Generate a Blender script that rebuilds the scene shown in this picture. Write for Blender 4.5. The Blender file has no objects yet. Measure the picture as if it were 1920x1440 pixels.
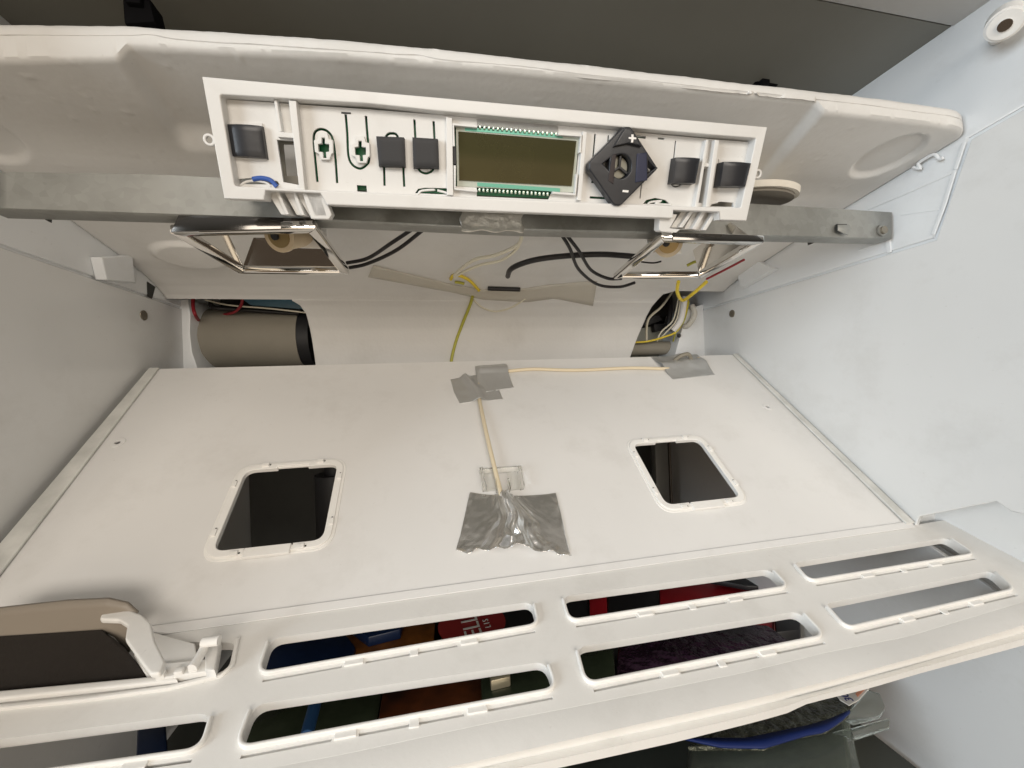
import bpy, bmesh, math, random
from mathutils import Vector, Matrix, noise
random.seed(7)
sc = bpy.context.scene
C = sc.collection

# ------------------------------------------------------------------ camera
F = 737.0                                   # focal length in pixels of the 1920x1440 photograph
AX = Vector((3570, -132, 737)).normalized()
AY = Vector((-152, 8, 737)); AY = (AY - AX * AX.dot(AY)).normalized()
AZ = AX.cross(AY)
cam_d = bpy.data.cameras.new('camera'); cam = bpy.data.objects.new('camera', cam_d); C.objects.link(cam)
sc.camera = cam
cam_d.sensor_width = 36; cam_d.lens = 36 * F / 1920; cam_d.clip_start = 0.004; cam_d.clip_end = 60
right = Vector((AX.x, AY.x, AZ.x)); down = Vector((AX.y, AY.y, AZ.y)); fwd = Vector((AX.z, AY.z, AZ.z))
M = Matrix((right, -down, -fwd)).transposed().to_4x4()
cam.matrix_world = M

# ------------------------------------------------------------------ world and lamps
w = bpy.data.worlds.new('World'); sc.world = w; w.use_nodes = True
wn = w.node_tree.nodes; wl = w.node_tree.links
bg = wn['Background']
tc = wn.new('ShaderNodeTexCoord'); sp = wn.new('ShaderNodeSeparateXYZ'); cr = wn.new('ShaderNodeValToRGB')
mr = wn.new('ShaderNodeMapRange'); mr.inputs[1].default_value = -1; mr.inputs[2].default_value = 1
wl.new(tc.outputs['Generated'], sp.inputs[0]); wl.new(sp.outputs['Z'], mr.inputs[0]); wl.new(mr.outputs[0], cr.inputs[0])
wl.new(cr.outputs[0], bg.inputs[0]); bg.inputs[1].default_value = 0.27
el = cr.color_ramp.elements
el[0].position = 0.0; el[0].color = (0.30, 0.22, 0.16, 1)
el[1].position = 1.0; el[1].color = (1.15, 1.1, 1.02, 1)
for p_, c_ in ((0.36, (0.34, 0.26, 0.19, 1)), (0.40, (1.0, 0.62, 0.34, 1)), (0.4355, (0.95, 0.66, 0.40, 1)), (0.4385, (0.22, 0.20, 0.14, 1)), (0.54, (0.30, 0.28, 0.22, 1)), (0.74, (1.1, 1.05, 0.97, 1))):
    e = el.new(p_); e.color = c_

def area(name, loc, target, size, power, color):
    d = bpy.data.lights.new(name, 'AREA'); d.shape = 'RECTANGLE'; d.size = size[0]; d.size_y = size[1]
    d.energy = power; d.color = color
    o = bpy.data.objects.new(name, d); C.objects.link(o); o.location = loc
    o.rotation_euler = (Vector(target) - Vector(loc)).to_track_quat('-Z', 'Y').to_euler()
    return o
area('room_window_light', (-1.25, -0.45, 0.10), (0.35, 0.25, 0.08), (0.6, 0.7), 16, (0.84, 0.93, 1.0))
area('room_ceiling_light', (-0.15, -0.95, 1.20), (0.10, 0.25, 0.0), (0.7, 0.6), 2.8, (1.0, 0.90, 0.79))
area('room_wall_bounce', (0.1, -2.6, 0.40), (0.08, 0.35, 0.05), (2.4, 0.84), 50, (1.0, 0.915, 0.81))
area('room_floor_bounce', (0.1, -1.15, -0.56), (0.08, 0.35, 0.08), (1.6, 0.8), 5.5, (1.0, 0.86, 0.68))
sc.view_settings.view_transform = 'Standard'; sc.view_settings.look = 'None'
sc.view_settings.exposure = 0.0; sc.view_settings.gamma = 1.0

# ------------------------------------------------------------------ geometry of the picture
def ray(px, py):
    a, b = (px - 960) / F, (py - 720) / F
    return Vector((a * AX.x + b * AX.y + AX.z, a * AY.x + b * AY.y + AY.z, a * AZ.x + b * AZ.y + AZ.z))
def onX(px, py, x): r = ray(px, py); return r * (x / r.x)
def onY(px, py, y): r = ray(px, py); return r * (y / r.y)
def onZ(px, py, z): r = ray(px, py); return r * (z / r.z)

class Frame:
    """a plane: origin, u axis, v axis, normal (towards the viewer)"""
    def __init__(s, o, ex, ey):
        s.o = Vector(o); s.ex = Vector(ex).normalized(); ey = Vector(ey)
        s.ey = (ey - s.ex * s.ex.dot(ey)).normalized(); s.n = s.ex.cross(s.ey)
        s.m = Matrix((s.ex, s.ey, s.n)).transposed().to_4x4(); s.m.translation = s.o
    def at(s, px, py, h=0.0):
        r = ray(px, py); p = r * ((s.o + s.n * h).dot(s.n) / r.dot(s.n)) - s.o
        return (p.dot(s.ex), p.dot(s.ey))
    def pts(s, L, h=0.0): return [s.at(a, b, h) for a, b in L]
    def world(s, u, v, h=0.0): return s.o + s.ex * u + s.ey * v + s.n * h

# ------------------------------------------------------------------ materials
def mat(name, col, rough=0.5, metal=0.0, bump=0.0, bscale=60, var=0.0, vscale=8, trans=0.0, ior=1.45, coat=0.0,
        alpha=1.0, sss=0.0, grime=0.0, bdist=0.001, kind='noise', spec=0.5, col2=None, aniso=0.0):
    m = bpy.data.materials.new(name); m.use_nodes = True
    n = m.node_tree.nodes; l = m.node_tree.links; b = n['Principled BSDF']
    b.inputs['Base Color'].default_value = (*col, 1); b.inputs['Roughness'].default_value = rough
    b.inputs['Metallic'].default_value = metal; b.inputs['IOR'].default_value = ior
    b.inputs['Transmission Weight'].default_value = trans; b.inputs['Coat Weight'].default_value = coat
    b.inputs['Alpha'].default_value = alpha; b.inputs['Specular IOR Level'].default_value = spec
    b.inputs['Anisotropic'].default_value = aniso
    if sss:
        b.inputs['Subsurface Weight'].default_value = sss; b.inputs['Subsurface Radius'].default_value = (0.006, 0.005, 0.004)
        b.inputs['Subsurface Scale'].default_value = 0.5
    t = n.new('ShaderNodeTexCoord')
    if var:
        nz = n.new('ShaderNodeTexNoise'); nz.inputs['Scale'].default_value = vscale; nz.inputs['Detail'].default_value = 6
        nz.inputs['Roughness'].default_value = 0.6
        l.new(t.outputs['Object'], nz.inputs['Vector'])
        rp = n.new('ShaderNodeValToRGB'); rp.color_ramp.elements[0].position = 0.35; rp.color_ramp.elements[1].position = 0.68
        c2 = col2 or tuple(c * (1 - var) for c in col)
        rp.color_ramp.elements[0].color = (*c2, 1); rp.color_ramp.elements[1].color = (*col, 1)
        l.new(nz.outputs['Fac'], rp.inputs[0]); l.new(rp.outputs[0], b.inputs['Base Color'])
        mr_ = n.new('ShaderNodeMapRange'); mr_.inputs[3].default_value = min(1, rough * 1.25); mr_.inputs[4].default_value = rough * 0.85
        l.new(nz.outputs['Fac'], mr_.inputs[0]); l.new(mr_.outputs[0], b.inputs['Roughness'])
    if bump:
        if kind == 'bead':
            tx = n.new('ShaderNodeTexVoronoi'); tx.feature = 'SMOOTH_F1'; tx.inputs['Scale'].default_value = bscale; o_ = tx.outputs['Distance']
        else:
            tx = n.new('ShaderNodeTexNoise'); tx.inputs['Scale'].default_value = bscale; tx.inputs['Detail'].default_value = 4; o_ = tx.outputs['Fac']
        l.new(t.outputs['Object'], tx.inputs['Vector'])
        bp = n.new('ShaderNodeBump'); bp.inputs['Strength'].default_value = bump; bp.inputs['Distance'].default_value = bdist
        l.new(o_, bp.inputs['Height']); l.new(bp.outputs[0], b.inputs['Normal'])
    if grime:
        src = b.inputs['Base Color'].links[0].from_socket if b.inputs['Base Color'].links else None
        def noise_mask(scale, lo, hi, det):
            z = n.new('ShaderNodeTexNoise'); z.inputs['Scale'].default_value = scale; z.inputs['Detail'].default_value = det; z.inputs['Roughness'].default_value = 0.7
            l.new(t.outputs['Object'], z.inputs['Vector']); q = n.new('ShaderNodeMapRange'); q.inputs[1].default_value = lo; q.inputs[2].default_value = hi
            l.new(z.outputs['Fac'], q.inputs[0]); return q.outputs[0]
        a1 = noise_mask(16, 0.52, 0.80, 8); a2 = noise_mask(310, 0.70, 0.78, 2); a3 = noise_mask(75, 0.66, 0.80, 9)
        ad = n.new('ShaderNodeMath'); ad.operation = 'MULTIPLY_ADD'; l.new(a2, ad.inputs[0]); ad.inputs[1].default_value = 0.8; l.new(a1, ad.inputs[2])
        ae = n.new('ShaderNodeMath'); ae.operation = 'ADD'; ae.use_clamp = True; l.new(ad.outputs[0], ae.inputs[0]); l.new(a3, ae.inputs[1])
        mu = n.new('ShaderNodeMath'); mu.operation = 'MULTIPLY'; l.new(ae.outputs[0], mu.inputs[0]); mu.inputs[1].default_value = grime
        mx = n.new('ShaderNodeMix'); mx.data_type = 'RGBA'; l.new(mu.outputs[0], mx.inputs[0])
        if src: l.new(src, mx.inputs[6])
        else: mx.inputs[6].default_value = (*col, 1)
        mx.inputs[7].default_value = (0.34, 0.31, 0.26, 1); l.new(mx.outputs[2], b.inputs['Base Color'])
    return m

def spangle(name, a, b_, rough):
    m = mat(name, a, rough, 0.75); n = m.node_tree.nodes; l = m.node_tree.links
    t = n.new('ShaderNodeTexCoord'); v = n.new('ShaderNodeTexVoronoi'); v.inputs['Scale'].default_value = 260
    nz = n.new('ShaderNodeTexNoise'); nz.inputs['Scale'].default_value = 22; nz.inputs['Detail'].default_value = 5
    l.new(t.outputs['Object'], v.inputs['Vector']); l.new(t.outputs['Object'], nz.inputs['Vector'])
    mx = n.new('ShaderNodeMix'); mx.data_type = 'FLOAT'; mx.inputs[0].default_value = 0.84
    l.new(v.outputs['Color'], mx.inputs[2]); l.new(nz.outputs['Fac'], mx.inputs[3])
    rp = n.new('ShaderNodeValToRGB'); rp.color_ramp.elements[0].position = 0.33; rp.color_ramp.elements[1].position = 0.66
    rp.color_ramp.elements[0].color = (*a, 1); rp.color_ramp.elements[1].color = (*b_, 1)
    l.new(mx.outputs[0], rp.inputs[0]); l.new(rp.outputs[0], n['Principled BSDF'].inputs['Base Color'])
    return m

WHITE = mat('white_plastic', (0.84, 0.825, 0.795), 0.38, bump=0.05, bscale=500, var=0.04, vscale=7, grime=0.22)
LINER = mat('white_liner_plastic', (0.76, 0.765, 0.76), 0.22, coat=0.25, bump=0.22, bscale=6, var=0.05, vscale=5, grime=0.20)
LINER2 = mat('white_trim_plastic', (0.80, 0.82, 0.835), 0.30, bump=0.12, bscale=9, var=0.05, vscale=6, grime=0.20)
PAINT = mat('white_painted_sheet', (0.76, 0.75, 0.735), 0.22, bump=0.10, bscale=11, var=0.035, vscale=9, grime=0.22)
SMUDGE = mat('white_paint_with_grey_smudges', (0.74, 0.735, 0.70), 0.45, var=0.28, vscale=38, col2=(0.53, 0.53, 0.50))
FOAM = mat('white_polystyrene_foam', (0.70, 0.69, 0.67), 0.7, bump=0.09, bscale=330, kind='bead', var=0.05, vscale=12, grime=0.20)
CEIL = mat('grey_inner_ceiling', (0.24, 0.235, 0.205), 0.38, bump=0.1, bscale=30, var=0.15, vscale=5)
HEADER = mat('pale_grey_header', (0.66, 0.65, 0.63), 0.45, bump=0.15, bscale=200, var=0.06)
GREYDK = mat('dark_grey_shade_and_details', (0.05, 0.05, 0.046), 0.6, var=0.3, vscale=7)  # shade of the deep interior put into colour; also on small dark details
STEEL = spangle('galvanised_steel', (0.27, 0.27, 0.25), (0.38, 0.38, 0.36), 0.48)
CHROME = mat('chrome', (0.80, 0.78, 0.75), 0.07, 1.0, bump=0.05, bscale=30)
MIRROR = mat('mirror_reflector', (0.62, 0.60, 0.56), 0.10, 1.0)
FOIL = mat('aluminium_foil_tape', (0.95, 0.945, 0.93), 0.20, 1.0, bump=0.06, bscale=60)
PANELW = mat('panel_white_plastic', (0.70, 0.69, 0.67), 0.34, bump=0.05, bscale=500, var=0.04, vscale=14, grime=0.25)
FOIL3 = mat('pale_crumpled_foil', (0.72, 0.70, 0.65), 0.40, 0.55, bump=0.8, bscale=160, var=0.3, vscale=90)
FOIL2 = mat('dull_foil_tape', (0.60, 0.60, 0.59), 0.36, 0.7, bump=0.2, bscale=70)
BLACK = mat('black_plastic', (0.022, 0.023, 0.027), 0.30, bump=0.05, bscale=300)
BLACKM = mat('matt_black_plastic', (0.020, 0.020, 0.022), 0.55)
PITCH = mat('deep_black_plastic', (0.005, 0.005, 0.006), 0.8, spec=0.1)
DARKCH = mat('chrome_dark_reflection', (0.16, 0.15, 0.14), 0.12, 1.0)  # chrome with the dark room it reflects put into its colour
BLACKFOAM = mat('dark_brown_foam', (0.018, 0.014, 0.011), 0.95, bump=0.5, bscale=300)
WIREB = mat('black_wire_sleeve', (0.014, 0.012, 0.012), 0.45, bump=0.1, bscale=400)
WIREW = mat('white_wire', (0.68, 0.64, 0.52), 0.5)
WIREY = mat('yellow_wire', (0.72, 0.55, 0.05), 0.45)
WIREYG = mat('yellow_green_wire', (0.42, 0.40, 0.06), 0.45)
WIRER = mat('red_wire', (0.30, 0.02, 0.03), 0.45)
WIREBL = mat('blue_wire', (0.03, 0.09, 0.35), 0.45)
CABLE = mat('beige_cable', (0.70, 0.60, 0.43), 0.55, bump=0.1, bscale=200)
TAPE = mat('masking_tape', (0.76, 0.72, 0.63), 0.40, alpha=0.5, bump=0.3, bscale=60, var=0.05, vscale=40)
PCB = mat('green_circuit_board', (0.010, 0.17, 0.065), 0.35, var=0.35, vscale=60, bump=0.1, bscale=300)
SCREEN = mat('olive_display_glass', (0.060, 0.054, 0.022), 0.05, spec=1.0, coat=1.0, var=0.25, vscale=14)
GLASSM = mat('clear_margin_glass', (0.50, 0.53, 0.46), 0.12, var=0.1)
TEAL = mat('teal_contacts', (0.12, 0.36, 0.27), 0.3, 0.3)
PIN = mat('tinned_pin', (0.50, 0.60, 0.52), 0.25, 0.9)
BEIGE = mat('beige_ceramic', (0.62, 0.50, 0.34), 0.4, var=0.15, vscale=60)
TUBE = mat('grey_beige_cylinder', (0.30, 0.275, 0.225), 0.6, bump=0.1, bscale=200, var=0.1, vscale=20)
CLEAR = mat('clear_plastic', (0.97, 0.97, 0.95), 0.05, trans=1.0, ior=1.16)
CLEARBOX = mat('clear_box_plastic', (0.80, 0.86, 0.82), 0.12, trans=0.92, ior=1.25)
SCREW = mat('dull_screw', (0.30, 0.27, 0.22), 0.45, 0.8, bump=0.4, bscale=600)
DISC = mat('cream_plastic', (0.74, 0.70, 0.62), 0.5)
BLUE = mat('dark_blue_pack', (0.006, 0.018, 0.06), 0.35, var=0.3, vscale=30)
BLUELID = mat('blue_lid', (0.002, 0.014, 0.10), 0.55)
ORANGE = mat('orange_brown_food', (0.30, 0.105, 0.018), 0.4, var=0.75, vscale=26, bump=0.5, bscale=40)
REDM = mat('red_pack', (0.42, 0.012, 0.022), 0.4, var=0.25, vscale=20)
RED2 = mat('red_label', (0.34, 0.03, 0.03), 0.5)
PURPLE = mat('dark_wrapper', (0.05, 0.02, 0.045), 0.18, var=0.7, vscale=35, bump=1.0, bscale=90, bdist=0.006)
BLACKP = mat('black_pack', (0.018, 0.018, 0.020), 0.4)
GREENJ = mat('green_grey_glass', (0.045, 0.06, 0.035), 0.15, var=0.5, vscale=20)
LIDM = mat('gold_lid', (0.35, 0.31, 0.22), 0.3, 0.5)
PRINTW = mat('white_print', (0.80, 0.78, 0.75), 0.6)
PRINTB = mat('dark_blue_print', (0.02, 0.02, 0.10), 0.6)
PAPER = mat('white_paper_label', (0.62, 0.60, 0.56), 0.7)
PINK = mat('pink_orange_print', (0.60, 0.26, 0.16), 0.7)
WRAP = mat('crinkled_grey_wrapper', (0.14, 0.145, 0.11), 0.18, 0.5, bump=1.0, bscale=150, var=0.7, vscale=90, bdist=0.006)
GLASS = mat('shelf_glass', (0.6, 0.72, 0.66), 0.03, trans=0.95, ior=1.3)
MARROON = mat('faint_teal_pack', (0.02, 0.05, 0.06), 0.6, var=0.4, vscale=20)

# ------------------------------------------------------------------ object helpers
def tag(o, label=None, cat=None, group=None, kind=None):
    if label: o['label'] = label
    if cat: o['category'] = cat
    if group: o['group'] = group
    if kind: o['kind'] = kind
    return o
def thing(name, label, cat, m=None, group=None):
    o = bpy.data.objects.new(name, None); C.objects.link(o); o.empty_display_size = 0.01
    if m is not None:
        o.matrix_world = m if isinstance(m, Matrix) else Matrix.Translation(Vector(m))
    return tag(o, label, cat, group)
def link(name, me, m, parent=None, smooth=35, matrix=None):
    o = bpy.data.objects.new(name, me); C.objects.link(o)
    if m is not None: me.materials.clear(); me.materials.append(m)
    if parent: o.parent = parent
    if matrix is not None: o.matrix_world = matrix
    if smooth:
        me.shade_smooth(); me.set_sharp_from_angle(angle=math.radians(smooth))
    return o
def pmesh(name, verts, faces):
    me = bpy.data.meshes.new(name); me.from_pydata([tuple(v) for v in verts], [], faces); me.validate(); me.update()
    bm = bmesh.new(); bm.from_mesh(me); bmesh.ops.recalc_face_normals(bm, faces=bm.faces); bm.to_mesh(me); bm.free()
    return me

def rnd(P, r, n=5):
    """round the corners of a polygon"""
    out = []; N = len(P); P = [Vector((p[0], p[1])) for p in P]
    for i in range(N):
        a, b, c = P[i - 1], P[i], P[(i + 1) % N]
        rr = r[i] if isinstance(r, (list, tuple)) else r
        d1 = a - b; d2 = c - b; L1, L2 = d1.length, d2.length
        t = min(rr, L1 * 0.48, L2 * 0.48)
        if t < 1e-6: out.append((b.x, b.y)); continue
        s = b + d1 / L1 * t; e = b + d2 / L2 * t
        for k in range(n + 1):
            q = k / n; p = s * (1 - q) ** 2 + b * 2 * q * (1 - q) + e * q ** 2
            out.append((p.x, p.y))
    return out
def grow(P, d):
    """offset a (roughly convex) polygon outwards"""
    P = [Vector((p[0], p[1])) for p in P]; N = len(P)
    A = sum(P[i].x * P[(i + 1) % N].y - P[(i + 1) % N].x * P[i].y for i in range(N))
    s = 1 if A > 0 else -1; out = []
    for i in range(N):
        a, b, c = P[i - 1], P[i], P[(i + 1) % N]
        e1 = (b - a).normalized(); e2 = (c - b).normalized()
        n1 = Vector((e1.y, -e1.x)) * s; n2 = Vector((e2.y, -e2.x)) * s
        k = n1 + n2; q = k.dot(n1)
        if q < 0.25: q = 0.25
        p = b + k * (d / q); out.append((p.x, p.y))
    return out
def stroke(L, wd):
    """outline of a polyline of width wd"""
    L = [Vector((p[0], p[1])) for p in L]; A = []; B = []
    for i, p in enumerate(L):
        t = (L[min(i + 1, len(L) - 1)] - L[max(i - 1, 0)]).normalized(); n = Vector((-t.y, t.x)) * wd / 2
        A.append(tuple(p + n)); B.append(tuple(p - n))
    return A + B[::-1]
def slab(name, outer, z0, z1, m, parent=None, holes=(), bevel=0.0, seg=2, matrix=None, smooth=40):
    """flat shape with holes, thickness and rounded edges"""
    cu = bpy.data.curves.new(name, 'CURVE'); cu.dimensions = '2D'; cu.fill_mode = 'BOTH'
    bevel = min(bevel, (z1 - z0) * 0.48)
    cu.extrude = (z1 - z0) / 2 - bevel; cu.bevel_depth = bevel; cu.bevel_resolution = seg; cu.offset = -bevel
    for P in [outer] + list(holes):
        s = cu.splines.new('POLY'); s.points.add(len(P) - 1)
        for i, p in enumerate(P): s.points[i].co = (p[0], p[1], 0, 1)
        s.use_cyclic_u = True
    t = bpy.data.objects.new('tmp', cu); C.objects.link(t)
    me = bpy.data.meshes.new_from_object(t.evaluated_get(bpy.context.evaluated_depsgraph_get()))
    bpy.data.objects.remove(t); bpy.data.curves.remove(cu)
    me.transform(Matrix.Translation((0, 0, (z0 + z1) / 2)))
    bm = bmesh.new(); bm.from_mesh(me); bmesh.ops.remove_doubles(bm, verts=bm.verts, dist=1e-7); bm.to_mesh(me); bm.free()
    me.name = name
    o = link(name, me, m, parent, smooth if not bevel else 0, matrix)
    if bevel:
        me.shade_smooth(); me.set_sharp_from_angle(angle=math.radians(60))
        wm = o.modifiers.new('weighted', 'WEIGHTED_NORMAL'); wm.mode = 'FACE_AREA'; wm.weight = 100; wm.keep_sharp = True
    return o
def text_mesh(name, s, size, m, parent, matrix, depth=0.0002):
    cu = bpy.data.curves.new(name, 'FONT'); cu.body = s; cu.size = size; cu.extrude = depth; cu.align_x = 'CENTER'; cu.align_y = 'CENTER'
    t = bpy.data.objects.new('tmp', cu); C.objects.link(t)
    me = bpy.data.meshes.new_from_object(t.evaluated_get(bpy.context.evaluated_depsgraph_get()))
    bpy.data.objects.remove(t); me.name = name; me.transform(matrix)
    return link(name, me, m, parent, 0)
def box(name, lo, hi, m, parent=None, bev=0.0, matrix=None):
    bm = bmesh.new(); bmesh.ops.create_cube(bm, size=1)
    lo, hi = Vector(lo), Vector(hi)
    for v in bm.verts: v.co = Vector((lo[i] + (v.co[i] + 0.5) * (hi[i] - lo[i]) for i in range(3)))
    if bev: bmesh.ops.bevel(bm, geom=bm.edges[:], offset=bev, segments=2, affect='EDGES', profile=0.5)
    me = bpy.data.meshes.new(name); bm.to_mesh(me); bm.free()
    return link(name, me, m, parent, 35, matrix)
def smooth_path(P, n=8):
    P = [Vector(p) for p in P]; out = []
    for i in range(len(P) - 1):
        p0 = P[max(i - 1, 0)]; p1 = P[i]; p2 = P[i + 1]; p3 = P[min(i + 2, len(P) - 1)]
        for k in range(n):
            t = k / n
            out.append(0.5 * ((2 * p1) + (p2 - p0) * t + (2 * p0 - 5 * p1 + 4 * p2 - p3) * t * t + (3 * p1 - p0 - 3 * p2 + p3) * t ** 3))
    out.append(P[-1]); return out
def tube(name, P, r, m, parent=None, n=8, seg=10, matrix=None, rf=None):
    P = smooth_path(P, n) if n > 1 else [Vector(p) for p in P]
    V = []; Fc = []; prev = None
    for i, p in enumerate(P):
        t = (P[min(i + 1, len(P) - 1)] - P[max(i - 1, 0)]).normalized()
        if prev is None: prev = t.orthogonal().normalized()
        a = (prev - t * prev.dot(t)).normalized(); prev = a; b = t.cross(a)
        rr = r if rf is None else r * rf(i / (len(P) - 1))
        for k in range(seg):
            q = 2 * math.pi * k / seg; V.append(p + a * (rr * math.cos(q)) + b * (rr * math.sin(q)))
    for i in range(len(P) - 1):
        for k in range(seg):
            Fc.append((i * seg + k, i * seg + (k + 1) % seg, (i + 1) * seg + (k + 1) % seg, (i + 1) * seg + k))
    Fc.append(tuple(range(seg))); Fc.append(tuple((len(P) - 1) * seg + k for k in range(seg)))
    return link(name, pmesh(name, V, Fc), m, parent, 50, matrix)
def prism(name, P3, off, m, parent=None, bev=0.0, matrix=None):
    """polygon of 3D points extruded along the vector off"""
    off = Vector(off); n = len(P3); P3 = [Vector(p) for p in P3]
    V = P3 + [p + off for p in P3]
    Fc = [tuple(range(n)), tuple(range(2 * n - 1, n - 1, -1))] + [(i, (i + 1) % n, n + (i + 1) % n, n + i) for i in range(n)]
    me = pmesh(name, V, Fc)
    if bev:
        bm = bmesh.new(); bm.from_mesh(me); bmesh.ops.bevel(bm, geom=bm.edges[:], offset=bev, segments=2, affect='EDGES', profile=0.5); bm.to_mesh(me); bm.free()
    return link(name, me, m, parent, 35, matrix)
def strips(name, rows, m, parent=None, thick=None, smooth=60, away=(0, 1, 0.01), weld=False):
    """surface lofted through rows of 3D points; thickened towards `away`"""
    V = [tuple(p) for r in rows for p in r]; n = len(rows[0]); Fc = []
    for i in range(len(rows) - 1):
        for j in range(n - 1): Fc.append((i * n + j, i * n + j + 1, (i + 1) * n + j + 1, (i + 1) * n + j))
    me = bpy.data.meshes.new(name); me.from_pydata(V, [], Fc); me.validate(); me.update()
    if weld:
        bm = bmesh.new(); bm.from_mesh(me); bmesh.ops.remove_doubles(bm, verts=bm.verts, dist=2e-6); bmesh.ops.dissolve_degenerate(bm, edges=bm.edges, dist=2e-6); bm.to_mesh(me); bm.free(); me.update()
    q = sum(f.normal.dot(Vector(away)) * f.area for f in me.polygons)
    o = link(name, me, m, parent, smooth)
    if thick:
        s = o.modifiers.new('thickness', 'SOLIDIFY'); s.thickness = abs(thick); s.offset = -1 if q < 0 else 1
    return o
def interp(L, n):
    """resample a polyline of tuples evenly in x"""
    out = []; x0, x1 = L[0][0], L[-1][0]
    for i in range(n):
        x = x0 + (x1 - x0) * i / (n - 1)
        for a, b in zip(L, L[1:]):
            if a[0] <= x <= b[0] + 1e-9:
                t = (x - a[0]) / max(b[0] - a[0], 1e-9); out.append((x, a[1] + (b[1] - a[1]) * t)); break
    return out
def lin(x, L):
    if x <= L[0][0]: return L[0][1]
    for a, b in zip(L, L[1:]):
        if x <= b[0]: return a[1] + (b[1] - a[1]) * (x - a[0]) / (b[0] - a[0])
    return L[-1][1]
def sstep(a, b, x):
    t = max(0, min(1, (x - a) / (b - a))); return t * t * (3 - 2 * t)

XL, XR = -0.244, 0.355

# ================================================================== refrigerator shell
fr = thing('refrigerator', 'white refrigerator compartment enclosing everything, open towards the viewer', 'refrigerator', (0, 0, 0))
YZ = lambda side: Matrix(((0, 0, side, 0), (1, 0, 0, 0), (0, 1, 0, 0), (0, 0, 0, 1)))   # (u,v,h)->(h*side, u, v)
def wall(side):
    xw = XR if side > 0 else -XL
    m = YZ(side)
    g = 0.0011
    A, B, Cc, D = (0.64, 0.0868), (0.2115, 0.0918), (0.1914, 0.1507), (0.13, 0.160)
    if side < 0: A, B, Cc, D = (0.64, 0.0868), (0.205, 0.0935), (0.188, 0.1507), (0.13, 0.160)
    wl_ = thing_part('side_wall', fr)
    cut = [(lambda p: (p.y, p.z))(onX(a, b, XR)) for a, b in ((1925, 966), (1896, 959), (1868, 940), (1724, 968), (1713, 992))]
    lo = [A, B, Cc, D, (0.13, cut[0][1])] + cut + [(cut[-1][0] + .002, -0.124), (0.17, -0.155), (0.13, -0.175), (0.13, -0.75), (0.64, -0.75)]
    up = [(A[0], A[1] + 2 * g), (B[0] + 1.6 * g, B[1] + 2 * g), (Cc[0] + 1.6 * g, Cc[1] + 2 * g), (D[0], D[1] + 2 * g), (D[0], 0.34), (0.64, 0.34)]
    a = slab('side_wall', lo, xw, xw + 0.004, LINER, fr, bevel=0.0008, matrix=m)
    b = slab('side_trim', up, xw, xw + 0.004, LINER2, fr, bevel=0.0010, matrix=m)
    c = slab('wall_backing', [(0.131, -0.75), (0.64, -0.75), (0.64, 0.34), (0.131, 0.34), (0.131, -0.085), (0.2366, -0.085), (0.2366, -0.126), (0.17, -0.157), (0.131, -0.177)], xw + 0.0019, xw + 0.012, LINER2, fr, matrix=m)
    slab('door_recess_wall', [(0.10, -0.20), (0.25, -0.20), (0.25, -0.06), (0.10, -0.06)], xw + 0.030, xw + 0.036, LINER, fr, bevel=0.0006, matrix=m)
    slab('recess_step', [(0.2372, -0.135), (0.2390, -0.135), (0.2390, -0.078), (0.2372, -0.078)], xw + 0.0045, xw + 0.032, LINER, fr, matrix=m)
    return a
def thing_part(*a): return None
wall(1); wall(-1)
def onwall(side, L):
    return [(lambda p: (p.y, p.z))(onX(a, b, XR if side > 0 else XL)) for a, b in L]
# raised ribs and marks of the right-hand trim
def rib(side, L, h=0.0016, wd=None, name='trim_rib', m=LINER2, bev=0.0006):
    xw = XR if side > 0 else -XL
    P = onwall(side, L)
    if wd: P = stroke(P, wd)
    return slab(name, P, xw - h, xw + 0.0002, m, fr, bevel=bev, matrix=YZ(side))
rib(1, [(1808, 268), (1792, 318)], 0.0008, 0.0024)
rib(1, [(1790, 322), (1771, 385), (1750, 440)], 0.0008, 0.0024)
rib(1, [(1628, 392), (1700, 362), (1794, 320)], 0.0008, 0.0020)
rib(1, [(1762, 392), (1690, 402)], 0.0004, 0.0016)
rib(1, [(1665, 447), (1668, 474)], 0.0010, 0.0035)
rib(1, [(1610, 470), (1664, 450)], 0.0010, 0.0010)
# small white hook on the right trim
hk = [onX(x, y, XR - 0.004) for x, y in ((1712, 314), (1726, 316), (1722, 306), (1750, 290), (1760, 298), (1768, 296))]
tube('trim_hook', hk, 0.0011, LINER2, fr, n=4)
# connector block marks at the back of both trims
for side, L in ((1, [(1388, 500), (1425, 487), (1462, 505), (1400, 540)]), (-1, [(168, 482), (228, 478), (232, 530), (178, 524)])):
    rib(side, L, 0.008, name='trim_block', bev=0.001)
rib(1, [(1382, 517), (1418, 507)], 0.0012, 0.0012); rib(-1, [(238, 498), (242, 530)], 0.004, 0.004)
rib(-1, [(275, 528), (290, 538), (284, 560), (276, 556)], 0.0006, name='trim_notch', m=GREYDK, bev=0)
for side, (x, y) in ((1, (1373, 588)), (-1, (269, 591))):
    p = onX(x, y, XR if side > 0 else XL)
    P = [(p.y + 0.0042 * math.cos(a * math.pi / 6) * (1 + 0.15 * random.random()), p.z + 0.0042 * math.sin(a * math.pi / 6) * (1 + .15 * random.random())) for a in range(12)]
    slab('wall_screw', P, (XR if side > 0 else -XL) - 0.0008, (XR if side > 0 else -XL) + 0.001, SCREW, fr, bevel=0.0004, matrix=YZ(side))
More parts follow.
